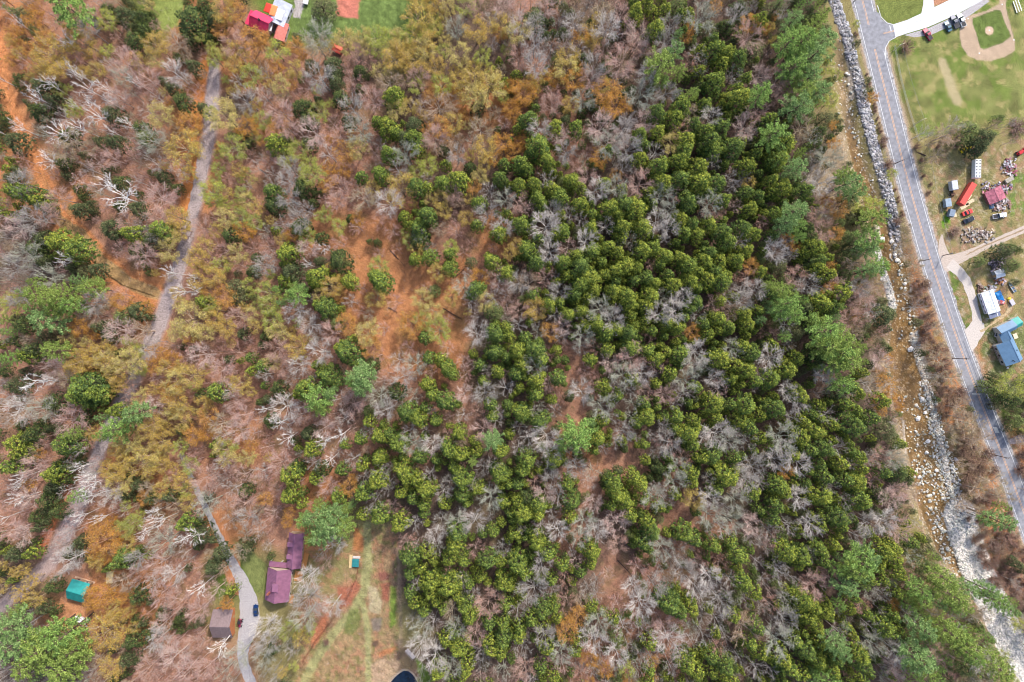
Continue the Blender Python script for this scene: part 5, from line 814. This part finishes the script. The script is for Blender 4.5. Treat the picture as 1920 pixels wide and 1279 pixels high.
for (i, j), s in TILES.items():
    for w_ in s.split():
        k = w_[0]; a, b, r = [float(q) for q in w_[1:].split(',')]
        TREES.append((k, i*480+a*2.5, j*320+b*2.5, r*2.5*S*(1.1 if k in 'hp' else 1.0)))
CLR = [(545, 400), (700, 395), (760, 440), (930, 400), (950, 460), (860, 520), (880, 690), (860, 750), (800, 690), (690, 680), (650, 600), (655, 520), (600, 470)]
_c = in_poly(np.array([t[1] for t in TREES]), np.array([t[2] for t in TREES]), CLR)
TREES = [t if not (_c[n] and t[0] in 'kt') else (t[0], t[1], t[2], t[3]*.78) for n, t in enumerate(TREES)]
TREES = [(('rrt'[n % 3] if t[0] == 'o' and t[1] > 1740 and t[2] > 640 else t[0]),)+t[1:] for n, t in enumerate(TREES)]
_x = np.array([t[1] for t in TREES]); _y = np.array([t[2] for t in TREES]); _r = np.array([t[3] for t in TREES])/S
_d1 = d_line(_x, _y, LROAD)[0]; _d2 = d_line(_x, _y, TRAIL)[0]
def corridor(i):
    k = TREES[i][0]
    if k in 'wp': return True
    if _d1[i] < 14 and _y[i] < 650 and not (k in 'yl' and _r[i] < 18): return False
    return not (_d2[i] < (23 if _y[i] > 390 else 14) and _y[i] > 150)
TREES = [(t[0], t[1], t[2], min(t[3], max(1.6, (max(_d1[i], 9)+6)*S)) if _d1[i] < 40 and t[0] in 'yolktb' else t[3]) for i, t in enumerate(TREES) if corridor(i)]
EXTRA = "k178,868,14 k160,905,16 b150,935,15 k138,962,17 k120,1000,16 k106,1030,15 b168,885,12 k240,745,14 k262,700,12 b285,640,13 k352,870,12 t340,858,10 k368,930,11 y330,548,12 t318,520,10 k345,440,11 b362,370,10 b1752,250,9 k1766,262,8 t1745,268,8 b1784,243,9 k1800,258,8 b1818,236,10 t1870,232,10 k1888,246,9 b1905,228,9 k1903,262,9 r1760,275,7 r1795,272,7 t1778,258,7 k1845,262,8 r1728,300,6 r1732,330,6 r1742,360,6 r1746,345,5 k1750,300,7 t1893,478,10 e1905,500,10 e1908,530,9 b1880,468,8 d1912,470,8"
for w_ in EXTRA.split():
    a, b, r = [float(q) for q in w_[1:].split(',')]; TREES.append((w_[0], a, b, r*S))
EXP = np.array([(t[1], t[2]) for t in TREES]); ER = np.array([t[3]/S for t in TREES])
OPEN = [[(1545, -60), (1560, 120), (1575, 200), (1590, 290), (1612, 340), (1640, 420), (1650, 470), (1668, 560), (1672, 640), (1690, 740), (1702, 860), (1725, 960), (1760, 1040), (1800, 1100), (1850, 1170), (1905, 1270), (1960, 1340), (2000, 1340), (1950, 1240), (1880, 1120), (1838, 1040), (1812, 960), (1795, 860), (1760, 760), (1742, 690), (1722, 620), (1705, 520), (1700, 430), (1665, 300), (1640, 200), (1612, 100), (1590, -60)],
        [(1588, -60), (1608, 60), (1650, 230), (1690, 390), (1728, 520), (1775, 660), (1836, 800), (1905, 980), (1990, 1200), (2060, 1330), (2100, 1330), (2100, 900), (1935, 930), (1880, 800), (1845, 710), (1860, 700), (1960, 700), (1960, -60)],
        [(283, -60), (284, 30), (305, 62), (335, 40), (352, -60)], [(455, -60), (458, 66), (520, 88), (540, 78), (560, 60), (610, 60), (620, 66), (765, 58), (770, -60)],
        [(470, 1030), (480, 1000), (530, 985), (570, 1000), (585, 1060), (565, 1150), (560, 1230), (530, 1300), (770, 1320), (790, 1240), (765, 1200), (752, 1100), (750, 1000), (700, 975), (668, 975), (640, 1040), (590, 1060), (570, 1000)],
        [(388, 1130), (388, 1205), (490, 1205), (560, 1140), (500, 1040), (450, 1000), (400, 930), (375, 930), (430, 1070), (440, 1125)], [(112, 1078), (170, 1078), (225, 1062), (228, 1100), (195, 1150), (170, 1178), (120, 1165), (100, 1150)],
        [(545, 410), (700, 400), (760, 440), (700, 520), (740, 620), (690, 680), (650, 600), (655, 520), (620, 470)], [(835, 400), (900, 400), (940, 450), (900, 500), (860, 480)], [(770, 620), (830, 560), (860, 620), (880, 690), (870, 750), (850, 740)], [(1060, 650), (1090, 650), (1110, 770), (1050, 810), (1030, 800), (1070, 720)],
        [(560, 400), (700, 395), (760, 440), (930, 400), (950, 460), (860, 520), (880, 690), (860, 750), (800, 690), (690, 680), (650, 600), (655, 520), (600, 470)],
        [(1060, 1160), (1130, 980), (1180, 1000), (1200, 1060), (1190, 1150), (1150, 1140)], [(1100, 860), (1150, 840), (1210, 850), (1215, 890), (1160, 880), (1120, 900)], [(1240, 970), (1300, 950), (1330, 1000), (1250, 1000)]]
def is_open(x, y):
    X, Y = np.array([x]), np.array([y])
    for i, p in enumerate(OPEN):
        if in_poly(X, Y, p)[0]: return 1
    if any(math.hypot(x-bx[0], y-bx[1]) < bx[2]*.95 for bx in BUILD): return 1
    if d_line(X, Y, LROAD)[0][0] < 21 or d_line(X, Y, TRAIL)[0][0] < (27 if y > 390 else 19) or d_line(X, Y, DRIVE)[0][0] < 14: return 1
    return 0
# gaps between the surveyed trees: neighbours of the same kinds
allx = list(EXP[:, 0]); ally = list(EXP[:, 1]); allr = list(ER); AX = np.zeros(19000); AY = np.zeros(19000); AR = np.zeros(19000); nn = len(allx); AX[:nn] = allx; AY[:nn] = ally; AR[:nn] = allr
for att in range(25000):
    x, y = rt.uniform(-45, 1960), rt.uniform(-45, 1325)
    d2 = np.hypot(AX[:nn]-x, AY[:nn]-y); r = rt.uniform(9, 17) if att < 9000 else rt.uniform(7, 12)
    if (d2 < (.72 if att < 9000 else (.66 if x < 930 else .54))*(AR[:nn]+r)).any(): continue
    o = is_open(x, y)
    if o == 1 or (o and rt.random() < .9): continue
    de = np.hypot(EXP[:, 0]-x, EXP[:, 1]-y); near = np.argsort(de)[:5]; k = TREES[near[rt.integers(5)]][0]
    if k == 'p' and de.min() > 30: k = 'b'
    if k == 'w' and rt.random() < .5: k = 'k'
    if x < 950 and k in 'hd' and rt.random() < .2: k = 'k' if rt.random() < .6 else 't'
    if att > 15000 and k in 'bktyol' and x > 930: k = 'd' if rt.random() < .5 else 'e'
    AX[nn], AY[nn], AR[nn] = x, y, r; nn += 1; TREES.append((k, x, y, r*S*1.05))
# thicket between river and highway, and scrub on the river's left bank
for _ in range(1500):
    y = rt.uniform(60, 1300); hx = np.interp(y, [p[1] for p in HWY], [p[0] for p in HWY]); rp = np.interp(y, [0, 90, 270, 440, 620, 760, 870, 980, 1080, 1140, 1280], [1572, 1606, 1650, 1695, 1720, 1770, 1800, 1828, 1862, 1898, 1962])
    x = rt.uniform(rp+6, hx-26) if hx-26 > rp+8 else -1
    if x < 0 or x > 1950: continue
    r = rt.uniform(5, 10)*(.6 if y < 420 else 1)
    if (np.hypot(AX[:nn]-x, AY[:nn]-y) < .55*(AR[:nn]+r)).any(): continue
    k = rt.choice(list("rrrrrttkb")); AX[nn], AY[nn], AR[nn] = x, y, r; nn += 1; TREES.append((k, x, y, r*S))
print("trees", len(TREES))

# ------------------------------------------------------------------ tree builders, unit height 16 m, crown radius 4 m
def branches(rng, H, R, nl, n2, n3, rt_, cw, ct, z0=.3, zt=.62, spread=1.0, thick=1.0, crook=.5):
    """trunk with limbs, limbs with boughs, boughs with twigs; returns wood buffer, twig buffer, tips"""
    W, T = MB(), MB(); top = np.array([rng.normal(0, .25), rng.normal(0, .25), H*zt*1.15])
    tp = np.array([(0, 0, -.4), top*np.array([.3, .3, .33]), top*np.array([.6, .8, .66]), top]); tr_ = np.array([rt_, rt_*.85, rt_*.6, rt_*.35])
    tube_segs(W, tp[:-1], tp[1:], tr_[:-1], tr_[1:], cw, 0, 6)
    tips = []; S0, S1, SR0, SR1 = [], [], [], []; t0, t1 = [], []
    for i in range(nl):
        az = i*2.39996+rng.normal(0, .3); u = .45+.55*math.sqrt((i+.5)/nl); f = rng.uniform(z0, zt) if i else zt
        b = tp[1]+(tp[3]-tp[1])*max(0, (f*H-tp[1][2])/(tp[3][2]-tp[1][2])) ; e = np.array([math.cos(az)*R*u*.9, math.sin(az)*R*u*.9, H*(1-.30*u*u)*rng.uniform(.86, 1)])*np.array([spread, spread, 1])
        m1 = b+(e-b)*.4+np.array([math.cos(az), math.sin(az), -.2])*R*.08+rng.normal(0, crook*.4, 3); m2 = b+(e-b)*.72+rng.normal(0, crook*.5, 3); L = [b, m1, m2, e]
        for a_, c_, q0, q1 in zip(L[:-1], L[1:], (.42, .3, .2), (.3, .2, .09)): S0.append(a_); S1.append(c_); SR0.append(rt_*q0*thick); SR1.append(rt_*q1*thick)
        for j in range(n2):
            t = rng.uniform(.3, 1); k = 1 if t < .65 else 2; fr_ = (t-.3)/.35 if k == 1 else (t-.65)/.35; p = L[k]+(L[k+1]-L[k])*min(1, fr_)
            d = (e-b)/np.linalg.norm(e-b)*.6+rng.normal(0, .55, 3)+np.array([math.cos(az), math.sin(az), .25])*.4; d /= np.linalg.norm(d); q = p+d*R*rng.uniform(.25, .48); mid = p+(q-p)*.5+rng.normal(0, .12, 3)
            S0 += [p, mid]; S1 += [mid, q]; SR0 += [.05*thick, .04*thick]; SR1 += [.04*thick, .025*thick]
            for n_ in range(n3):
                s = p+(q-p)*rng.uniform(.25, 1); d3 = d*.7+rng.normal(0, .55, 3)+(0, 0, .15); d3 /= np.linalg.norm(d3); z_ = s+d3*R*rng.uniform(.12, .28); t0.append(s); t1.append(z_); tips.append(z_); tips.append((s+z_)/2)
    tube_segs(W, S0, S1, np.array(SR0), np.array(SR1), cw, 0, 3)
    if t0: tube_segs(T, t0, t1, .03*thick, .018*thick, np.array(ct)[None]*rng.uniform(.8, 1.2, (len(t0), 1)), 0, 3)
    return W, T, np.array(tips)
def jit(rng, c, n, v=.2, h=.08): return np.clip(np.array(c)[None]*rng.uniform(1-v, 1+v, (n, 1))*rng.uniform(1-h, 1+h, (n, 3)), .005, .85)
def bare(rng, cw, ct, buds=None, nb=0, lod=1.0, thick=1.0, nl=17, n2=8, n3=6):
    W, T, tips = branches(rng, 16, 4, int(nl*(.7+.3*lod)), int(n2*lod+.5), max(2, int(n3*lod)), .2, cw, ct, thick=thick, crook=.42)
    if nb: n = int(nb*lod); p = tips[rng.integers(len(tips), size=n)]+rng.normal(0, .22, (n, 3)); leaves(T, rng, p, .2 if lod > .8 else .3, np.array([[0, 0, 1.]]), .7, jit(rng, buds, n, .25))
    return W, T
def budding(rng, cw, cols, lod=1.0, n=3000, size=.25):
    W, T, tips = branches(rng, 16, 3.9, 14, 6, 5, .24, cw, cw, thick=.9)
    n = int(n*lod); k = rng.integers(len(tips), size=n); p = tips[k]+rng.normal(0, .26, (n, 3)); base = np.array(cols)[(k//9+rng.integers(2, size=n)) % len(cols)]*rng.uniform(.9, 1.1, (n, 3))
    c = np.clip(base*rng.uniform(.65, 1.3, (n, 1)), .005, .8); leaves(T, rng, p, size/math.sqrt(lod), np.array([[0, 0, 1.]]), .6, c); return W, T
def hemlock(rng, cols, lod=1.0, R=4, H=16, ncl=68, per=36, size=.36, drop=.6, cl=.155):
    W, T = MB(), MB(); tube_segs(W, [(0, 0, -.4), (0, 0, H*.5)], [(0, 0, H*.5), (0, 0, H*.93)], np.array([.26, .18]), np.array([.18, .05]), (.10, .07, .05), 0, 6)
    lob = rng.uniform(.68, 1.18, 9); k = 0
    for i in range(ncl):
        u = math.sqrt((i+.5)/ncl); az = i*2.39996+rng.normal(0, .22); R_ = R*lob[int(az/6.2832*9) % 9]
        c = np.array([math.cos(az)*R_*u*.86, math.sin(az)*R_*u*.86, H*(1-drop*u**1.5)*rng.uniform(.86, 1.03)-.3]); n = int(per*lod*rng.uniform(.7, 1.2)); rc = R*cl*rng.uniform(.75, 1.25)
        tube_segs(W, [(0, 0, max(H*.12, c[2]-R*.5))], [c-(0, 0, .3)], .06, .03, (.10, .07, .05), 0, 3)
        d = rng.normal(size=(n, 3)); d /= np.linalg.norm(d, axis=1, keepdims=True); d[:, 2] = np.abs(d[:, 2])*.8-.12; p = c+d*rc*rng.uniform(.55, 1.05, (n, 1)); nr = d+np.array([[math.cos(az)*u*.5, math.sin(az)*u*.5, .6]])
        base = np.array(cols)[rng.integers(len(cols), size=n)]; cc = np.clip(base*rng.uniform(.75, 1.25)*rng.uniform(.55, 1.4, (n, 1)), .005, .8); leaves(T, rng, p, size/math.sqrt(lod), nr, .35, cc)
    n = int(330*lod); a = rng.uniform(0, 6.28, n); u = np.sqrt(rng.uniform(0, 1, n)); p = np.stack([np.cos(a)*R*u*.85, np.sin(a)*R*u*.85, H*(.9-drop*u**1.7)*rng.uniform(.45, .95, n)], 1)
    leaves(T, rng, p, .75, np.array([[0, 0, 1.]]), .5, jit(rng, cols[0], n, .25)); return W, T
def pine(rng, cols, lod=1.0, R=4, H=16):
    W, T = MB(), MB(); tube_segs(W, [(0, 0, -.4), (0, 0, H*.5)], [(0, 0, H*.5), (0, 0, H*.97)], np.array([.26, .17]), np.array([.17, .04]), (.13, .09, .07), 0, 6)
    for lv, (f, rr_, nb) in enumerate(((.97, .25, 4), (.9, .58, 5), (.80, .85, 6), (.67, 1.08, 7), (.54, 1.05, 7), (.42, .85, 6))):
        for j in range(nb):
            az = (j+rng.uniform(-.25, .25))*6.283/nb+lv*.7; L = R*rr_*rng.uniform(.6, 1.15); b = np.array([0, 0, H*f-.5]); e = np.array([math.cos(az)*L, math.sin(az)*L, H*f+L*.10]); m_ = b+(e-b)*.5-(0, 0, .15)
            tube_segs(W, [b, m_], [m_, e], np.array([.075, .05]), np.array([.05, .02]), (.14, .10, .07), 0, 3); n = int(85*lod*(.35+rr_)); t = rng.uniform(.22, 1.02, n)**.8; wid = .08+.34*np.sin(np.clip(t, 0, 1)*2.6)*min(1, L/2.6)
            side = np.array([-math.sin(az), math.cos(az), 0]); p = b+(e-b)*t[:, None]+side*(rng.normal(0, 1, n)*wid*.75)[:, None]+rng.normal(0, .09, (n, 3))+(0, 0, .1)
            base = np.array(cols)[rng.integers(len(cols), size=n)]; leaves(T, rng, p, .36/math.sqrt(lod), np.array([[math.cos(az)*.2, math.sin(az)*.2, 1.]]), .45, np.clip(base*rng.uniform(.65, 1.3, (n, 1)), 0, .8), asp=.55)
    return W, T
def shrub(rng, cw, cols, lod=1.0):
    W, T = MB(), MB(); n = int(70*lod); a = rng.uniform(0, 6.28, n); u = np.sqrt(rng.uniform(0, 1, n)); e = np.stack([np.cos(a)*4*u, np.sin(a)*4*u, 16*(1-.45*u*u)*rng.uniform(.7, 1, n)], 1); s = e*np.array([[.12, .12, 0]])
    tube_segs(W, s, e*.55+s*.3, .13, .09, cw, 0, 3); tube_segs(T, e*.55+s*.3, e, .09, .05, jit(rng, cw, n), 0, 3); n = int(600*lod); k = rng.integers(len(e), size=n)
    p = e[k]*rng.uniform(.5, 1.05, (n, 1))+rng.normal(0, .5, (n, 3))*np.array([[1, 1, 1.5]]); base = np.array(cols)[rng.integers(len(cols), size=n)]; leaves(T, rng, p, .42, np.array([[0, 0, 1.]]), .6, np.clip(base*rng.uniform(.6, 1.3, (n, 1)), 0, .8)); return W, T
HEM = [[(0.109, 0.163, 0.038), (0.234, 0.292, 0.048), (0.406, 0.430, 0.067)], [(0.101, 0.155, 0.043), (0.203, 0.275, 0.052), (0.328, 0.378, 0.062)], [(0.086, 0.138, 0.043), (0.148, 0.215, 0.052), (0.250, 0.310, 0.057)], [(0.117, 0.172, 0.038), (0.265, 0.318, 0.052), (0.437, 0.447, 0.071)]]
DRK = [[(.06, .09, .035), (.10, .14, .045), (.17, .20, .055)], [(.075, .10, .045), (.12, .15, .06), (.19, .205, .09)]]
OLI = [[(.13, .14, .065), (.19, .2, .08), (.26, .26, .12)], [(.16, .2, .07), (.24, .28, .09)]]
PIN = [[(.11, .19, .05), (.24, .38, .085), (.37, .52, .14)], [(.11, .19, .06), (.22, .35, .11), (.35, .48, .18)], [(.14, .20, .045), (.27, .37, .075), (.40, .49, .13)]]
YEL = [[(.56, .41, .09), (.68, .51, .12), (.46, .34, .10)], [(.62, .42, .09), (.52, .38, .10)], [(.52, .44, .14), (.64, .52, .17)]]
ORA = [[(.62, .32, .06), (.52, .27, .06)], [(.68, .33, .07), (.52, .31, .09)]]; LIM = [[(.38, .42, .07), (.52, .53, .11)], [(.32, .37, .07), (.46, .47, .10)]]
TAN = [[(.42, .27, .15), (.46, .32, .2)], [(.38, .30, .17), (.44, .34, .18)]]; PNK = (.50, .31, .27); GRY = (.56, .52, .48)
SH = [[(.32, .19, .15), (.27, .2, .14)], [(.34, .24, .15), (.26, .17, .13)], [(.25, .16, .13), (.34, .26, .20)]]
def make(kind, v, lod):
    g = np.random.default_rng(hash_((kind, v, lod)))
    if kind == 'h': return hemlock(g, HEM[v % 4], lod)
    if kind == 'd': return hemlock(g, DRK[v % 2], lod, ncl=40, cl=.22)
    if kind == 'e': return hemlock(g, OLI[v % 2], lod, ncl=34, per=30, drop=.5, cl=.22, size=.32)
    if kind == 'p': return pine(g, PIN[v % 3], lod)
    if kind == 'b': c = [(.45, .41, .37), (.33, .30, .27), (.54, .49, .44), (.35, .35, .27)][v % 4]; return bare(g, c, c, (.46, .42, .34) if v % 2 else (.42, .34, .30), 340, lod, .62)
    if kind == 'k': c = [(.46, .33, .28), (.42, .29, .235), (.50, .39, .33)][v % 3]; return bare(g, c, c, [(.52, .27, .22), (.50, .25, .18), (.56, .34, .30)][v % 3], 700, lod, .6)
    if kind == 'w': return bare(g, (.72, .69, .65), (.58, .53, .49), (.5, .4, .35), 60, lod, 1.15, 8, 5, 4)
    if kind == 'y': return budding(g, (.36, .27, .18), YEL[v % 3], lod)
    if kind == 'o': return budding(g, (.38, .22, .14), ORA[v % 2], lod)
    if kind == 'l': return budding(g, (.36, .32, .2), LIM[v % 2], lod)
    if kind == 't': return budding(g, (.45, .36, .28), TAN[v % 2], lod, 1600, .2)
    return shrub(g, (.3, .18, .14), SH[v % 3], lod)
def hash_(t): 
    s = 0
    for ch in str(t): s = (s*131+ord(ch)) % 1000003
    return s
NV = dict(h=8, p=6, b=8, k=6, w=3, y=6, o=4, l=4, t=4, d=4, e=4, r=6)
NAME = dict(h='hemlock_tree', p='pine_tree', b='bare_tree', k='bare_tree', w='birch_tree', y='budding_tree', o='budding_tree', l='budding_tree', t='budding_tree', d='dark_evergreen_tree', e='olive_evergreen_tree', r='shrub')
CAT = dict(hemlock_tree='hemlock', pine_tree='pine', bare_tree='bare tree', birch_tree='birch', budding_tree='budding tree', dark_evergreen_tree='evergreen', olive_evergreen_tree='evergreen', shrub='shrub')
GRP = dict(hemlock_tree='hemlocks of the forest', pine_tree='bright green pines', bare_tree='leafless trees of the forest', birch_tree='white-trunked birches', budding_tree='trees in early bud', dark_evergreen_tree='dark low evergreens', olive_evergreen_tree='olive green evergreens', shrub='shrubs beside the river and field')
LOOK = dict(h=["yellow-tipped hemlock", "green hemlock", "dark green hemlock", "bright yellow-green hemlock"], p=["bright green pine", "blue-green pine", "yellow-green pine"], b=["pale grey bare tree", "grey bare tree", "whitish bare tree", "grey-green bare tree"], k=["pink-twigged bare tree", "reddish bare tree", "pale pink bare tree"],
            w=["white birch"], y=["yellow budding tree", "golden budding tree", "pale yellow budding tree"], o=["orange budding tree", "bright orange budding tree"], l=["lime budding tree", "yellow-lime budding tree"], t=["tan budding tree", "pale tan budding tree"], d=["dark evergreen", "dull dark evergreen"], e=["olive evergreen", "light olive evergreen"], r=["red-brown shrub", "orange-brown shrub", "maroon shrub"])
MARKS = [(520, 60, 70, "the magenta-roofed house"), (660, 70, 90, "the green lawn"), (315, 20, 60, "the grass strip at the top"), (146, 1110, 70, "the teal shed"), (417, 1170, 60, "the brown garage"), (530, 1070, 80, "the purple-roofed house"), (668, 1054, 50, "the hot tub"), (700, 1160, 80, "the garden paths"), (757, 1270, 60, "the pond"),
         (1855, 60, 110, "the ball field"), (1700, 160, 70, "the grass field"), (1860, 380, 90, "the cluttered yard"), (1860, 570, 70, "the mobile home"), (1890, 660, 70, "the blue-roofed house"), (1880, 760, 90, "the highway bend")]
def place(x, y):
    for a, b, r, n in MARKS:
        if math.hypot(x-a, y-b) < r: return "near "+n
    X, Y = np.array([x]), np.array([y])
    for pl, dd, n in ((HWY, 45, "beside the highway"), (RIVER, 60, "beside the river"), (DRIVE, 45, "by the grey driveway"), (LROAD, 45, "along the dirt road"), (TRAIL, 45, "along the leafy trail")):
        if d_line(X, Y, pl)[0][0] < dd: return n
    if 560 < x < 930 and 380 < y < 760: return "in the red-brown clearing"
    if x > 930: return "in the evergreen forest"
    return "in the western woods"
order = sorted(range(len(TREES)), key=lambda i: -TREES[i][3]); cnt = {}; singles, rest = [], {}
for i in order:
    k, x, y, r = TREES[i]; nm = NAME[k]; vis = -8 < x < 1928 and -8 < y < 1287
    if vis and cnt.get(nm, 0) < 300: cnt[nm] = cnt.get(nm, 0)+1; singles.append(i)
    else: rest.setdefault(nm, []).append(i)
print("individual trees", cnt, "rest", {k: len(v) for k, v in rest.items()})
PROTO = {}
def proto(k, v):
    if (k, v) not in PROTO:
        W, T = make(k, v, 1.0); PROTO[(k, v)] = (W.mesh(NAME[k]+"_trunk", M_WOOD), T.mesh(NAME[k]+"_crown", M_LEAF if k not in 'bkw' else M_WOOD))
    return PROTO[(k, v)]
def pose(i):
    k, x, y, r = TREES[i]; g = np.random.default_rng(i+100); H = tree_h(k, r)*g.uniform(.92, 1.08); base = P(x, y, ZC[k]*H); z = zs_t[i]
    return k, g, H, (base[0], base[1], z), g.uniform(0, 6.28), r, g.integers(NV[k])
zs_t = height(np.array([t[1] for t in TREES]), np.array([t[2] for t in TREES])); TL = []
print("t pre trees", time.time()-T_0)
for i in singles:
    k, g, H, loc, rz, r, v = pose(i); x, y = TREES[i][1:3]; tm, cm_ = proto(k, v); s = r/4
    root = link(NAME[k], None, None, loc, rz); sx = s*g.uniform(.86, 1.14); root.scale = (sx, s*g.uniform(.86, 1.14), H/16)
    root.rotation_euler = (g.normal(0, .03), g.normal(0, .03), rz)
    link("trunk", tm, root); link("crown", cm_, root)
    size = "large" if r > 4.6 else ("small" if r < 3 else "medium")
    TL.append(dict(o=root, x=x, y=y, size=size, look=LOOK[k][v % len(LOOK[k])], place=place(x, y), cat=CAT[NAME[k]], group=GRP[NAME[k]]))
print("t trees", time.time()-T_0)
assign_labels(TL, None, None)
print("t labels", time.time()-T_0)
LODP = {}
for nm, idx in rest.items():
    mb = MB()
    for i in idx:
        k, g, H, loc, rz, r, v = pose(i); v = v % 5
        if (k, v) not in LODP: W, T = make(k, v, .5); LODP[(k, v)] = (W.arrays(), T.arrays())
        ca, sa = math.cos(rz), math.sin(rz); s = r/4; M_ = np.array([[ca*s, sa*s, 0], [-sa*s, ca*s, 0], [0, 0, H/16]])
        for m, (vv, q, t_, c, *_) in enumerate(LODP[(k, v)]): mb.add(vv@M_+loc, q, t_, c, m)
    o = link({'hemlock_tree': 'smaller_hemlock_trees', 'bare_tree': 'smaller_bare_trees', 'budding_tree': 'smaller_budding_trees'}.get(nm, 'distant_'+nm+'s'), mb.mesh(nm+"s", [M_WOOD, M_LEAF]))
    tag(o, {'hemlock_tree': "small green hemlocks filling the gaps between the larger forest trees", 'bare_tree': "small leafless grey and pink trees filling gaps in the forest", 'budding_tree': "small yellow and tan budding trees filling gaps in the forest"}.get(nm, f"further {CAT[nm]}s at the outer edges of the forest"), CAT[nm]+"s", kind="stuff")
print("objects", len(bpy.data.objects), "dup labels", [k for k, v in USED.items() if v > 1][:10])

# leaf litter, fallen twigs and logs on the forest floor
def litter():
    g = np.random.default_rng(77); n = 120000; x = g.uniform(-30, 1700, n); y = g.uniform(-30, 1310, n); c = ground_col(x, y); keep = np.ones(n, bool)
    for i, p in enumerate(OPEN):
        if i in (1, 3, 5): keep &= ~in_poly(x, y, p)
        if i == 0: keep &= ~in_poly(x, y, p)
    for pl in (DRIVE, LROAD): keep &= d_line(x, y, pl)[0] > 14
    for bx in BUILD: keep &= np.hypot(x-bx[0], y-bx[1]) > bx[2]*.55
    x, y, c = x[keep], y[keep], c[keep]; n = len(x); z = height(x, y)+.06; v = g.random(n)
    tint = np.where((v < .22)[:, None], np.array([[.45, .42, .40]]), np.where((v < .5)[:, None], np.array([[1.5, 1.25, 1.1]]), np.where((v < .62)[:, None], np.array([[.7, 1.0, .6]]), np.array([[1.05, .9, .85]]))))
    mb = MB(); leaves(mb, g, np.stack([(x-960)*S, (639.5-y)*S, z], 1), .42, np.array([[0, 0, 1.]]), .45, np.clip(c*tint*g.uniform(.8, 1.2, (n, 1)), .01, .8))
    tag(link("leaf_litter", mb.mesh("leaf_litter", M_LEAF)), "fallen orange, brown and pink leaves scattered over the forest floor", "leaf litter", kind="stuff")
    n = 9000; k = g.integers(len(x), size=n); a = g.uniform(0, 3.14, n); L = g.uniform(.5, 2.2, n); p = np.stack([(x[k]-960)*S, (639.5-y[k])*S, z[k]], 1); d = np.stack([np.cos(a)*L, np.sin(a)*L, g.uniform(-.05, .2, n)], 1)
    mb = MB(); tube_segs(mb, p, p+d, .05, .02, np.array([[.42, .34, .30]])*g.uniform(.4, 1.3, (n, 1)), 0, 3)
    tag(link("fallen_twigs", mb.mesh("fallen_twigs", M_WOOD)), "thin fallen branches littering the forest floor", "fallen twigs", kind="stuff")
litter()
LOGS = [(732, 470, 760, 500, "in the red-brown clearing below a small dark shrub"), (728, 576, 745, 586, "at the middle of the red-brown clearing"), (831, 578, 868, 600, "on orange litter at the clearing's right edge"), (853, 520, 872, 503, "beneath the evergreens right of the clearing"),
        (1158, 1050, 1188, 1082, "across the long pinkish gap in the lower forest"), (1042, 788, 1066, 804, "leading to the large bright green pine"), (1158, 895, 1180, 935, "beside evergreens in the lower right gap"), (238, 145, 265, 168, "in the pink-brown woods left of the dirt road"), (60, 900, 95, 880, "in the lower far left woods"), (28, 1190, 85, 1148, "pale trunk lying above the big green pines"), (40, 1204, 108, 1160, "longest pale trunk lying above the big green pines"), (1735, 292, 1718, 285, "at the roadside by the field's lower end"), (575, 395, 600, 388, "by the lone lime bush in the clearing"), (375, 1213, 385, 1196, "short pale log below the brown garage"), (1140, 110, 1180, 75, "in the pinkish upper woods right of centre")]
for i, (a, b, c, d, s) in enumerate(LOGS):
    p, q = P(a, b), P(c, d); o = thing("fallen_log", ("dark fallen log " if 'pale' not in s else "")+s, "fallen log", p+np.array([0, 0, height1(a, b)+.2]), 0, "fallen logs on the forest floor"); v = q-p
    pale = 'pale' in s; mb = MB(); w_ = np.array([v*t+np.array([0, 0, .12*math.sin(t*9)]) for t in (0, .3, .6, 1)]); tube_segs(mb, w_[:-1], w_[1:], np.array([.24, .19, .14]), np.array([.19, .14, .06]), (.5, .42, .36) if pale else (.09, .06, .05), 0, 7); link("trunk", mb.mesh("log_trunk", M_WOOD), o)
    mb = MB(); g = np.random.default_rng(i); t = g.uniform(.3, .95, 14); u = g.normal(0, 1, (14, 3))*np.array([1, 1, .3]); s0 = v[None]*t[:, None]; tube_segs(mb, s0, s0+u+v/np.linalg.norm(v)*.6, .06, .02, (.5, .42, .36) if pale else (.12, .08, .07), 0, 3); link("branch", mb.mesh("log_branches", M_WOOD), o)
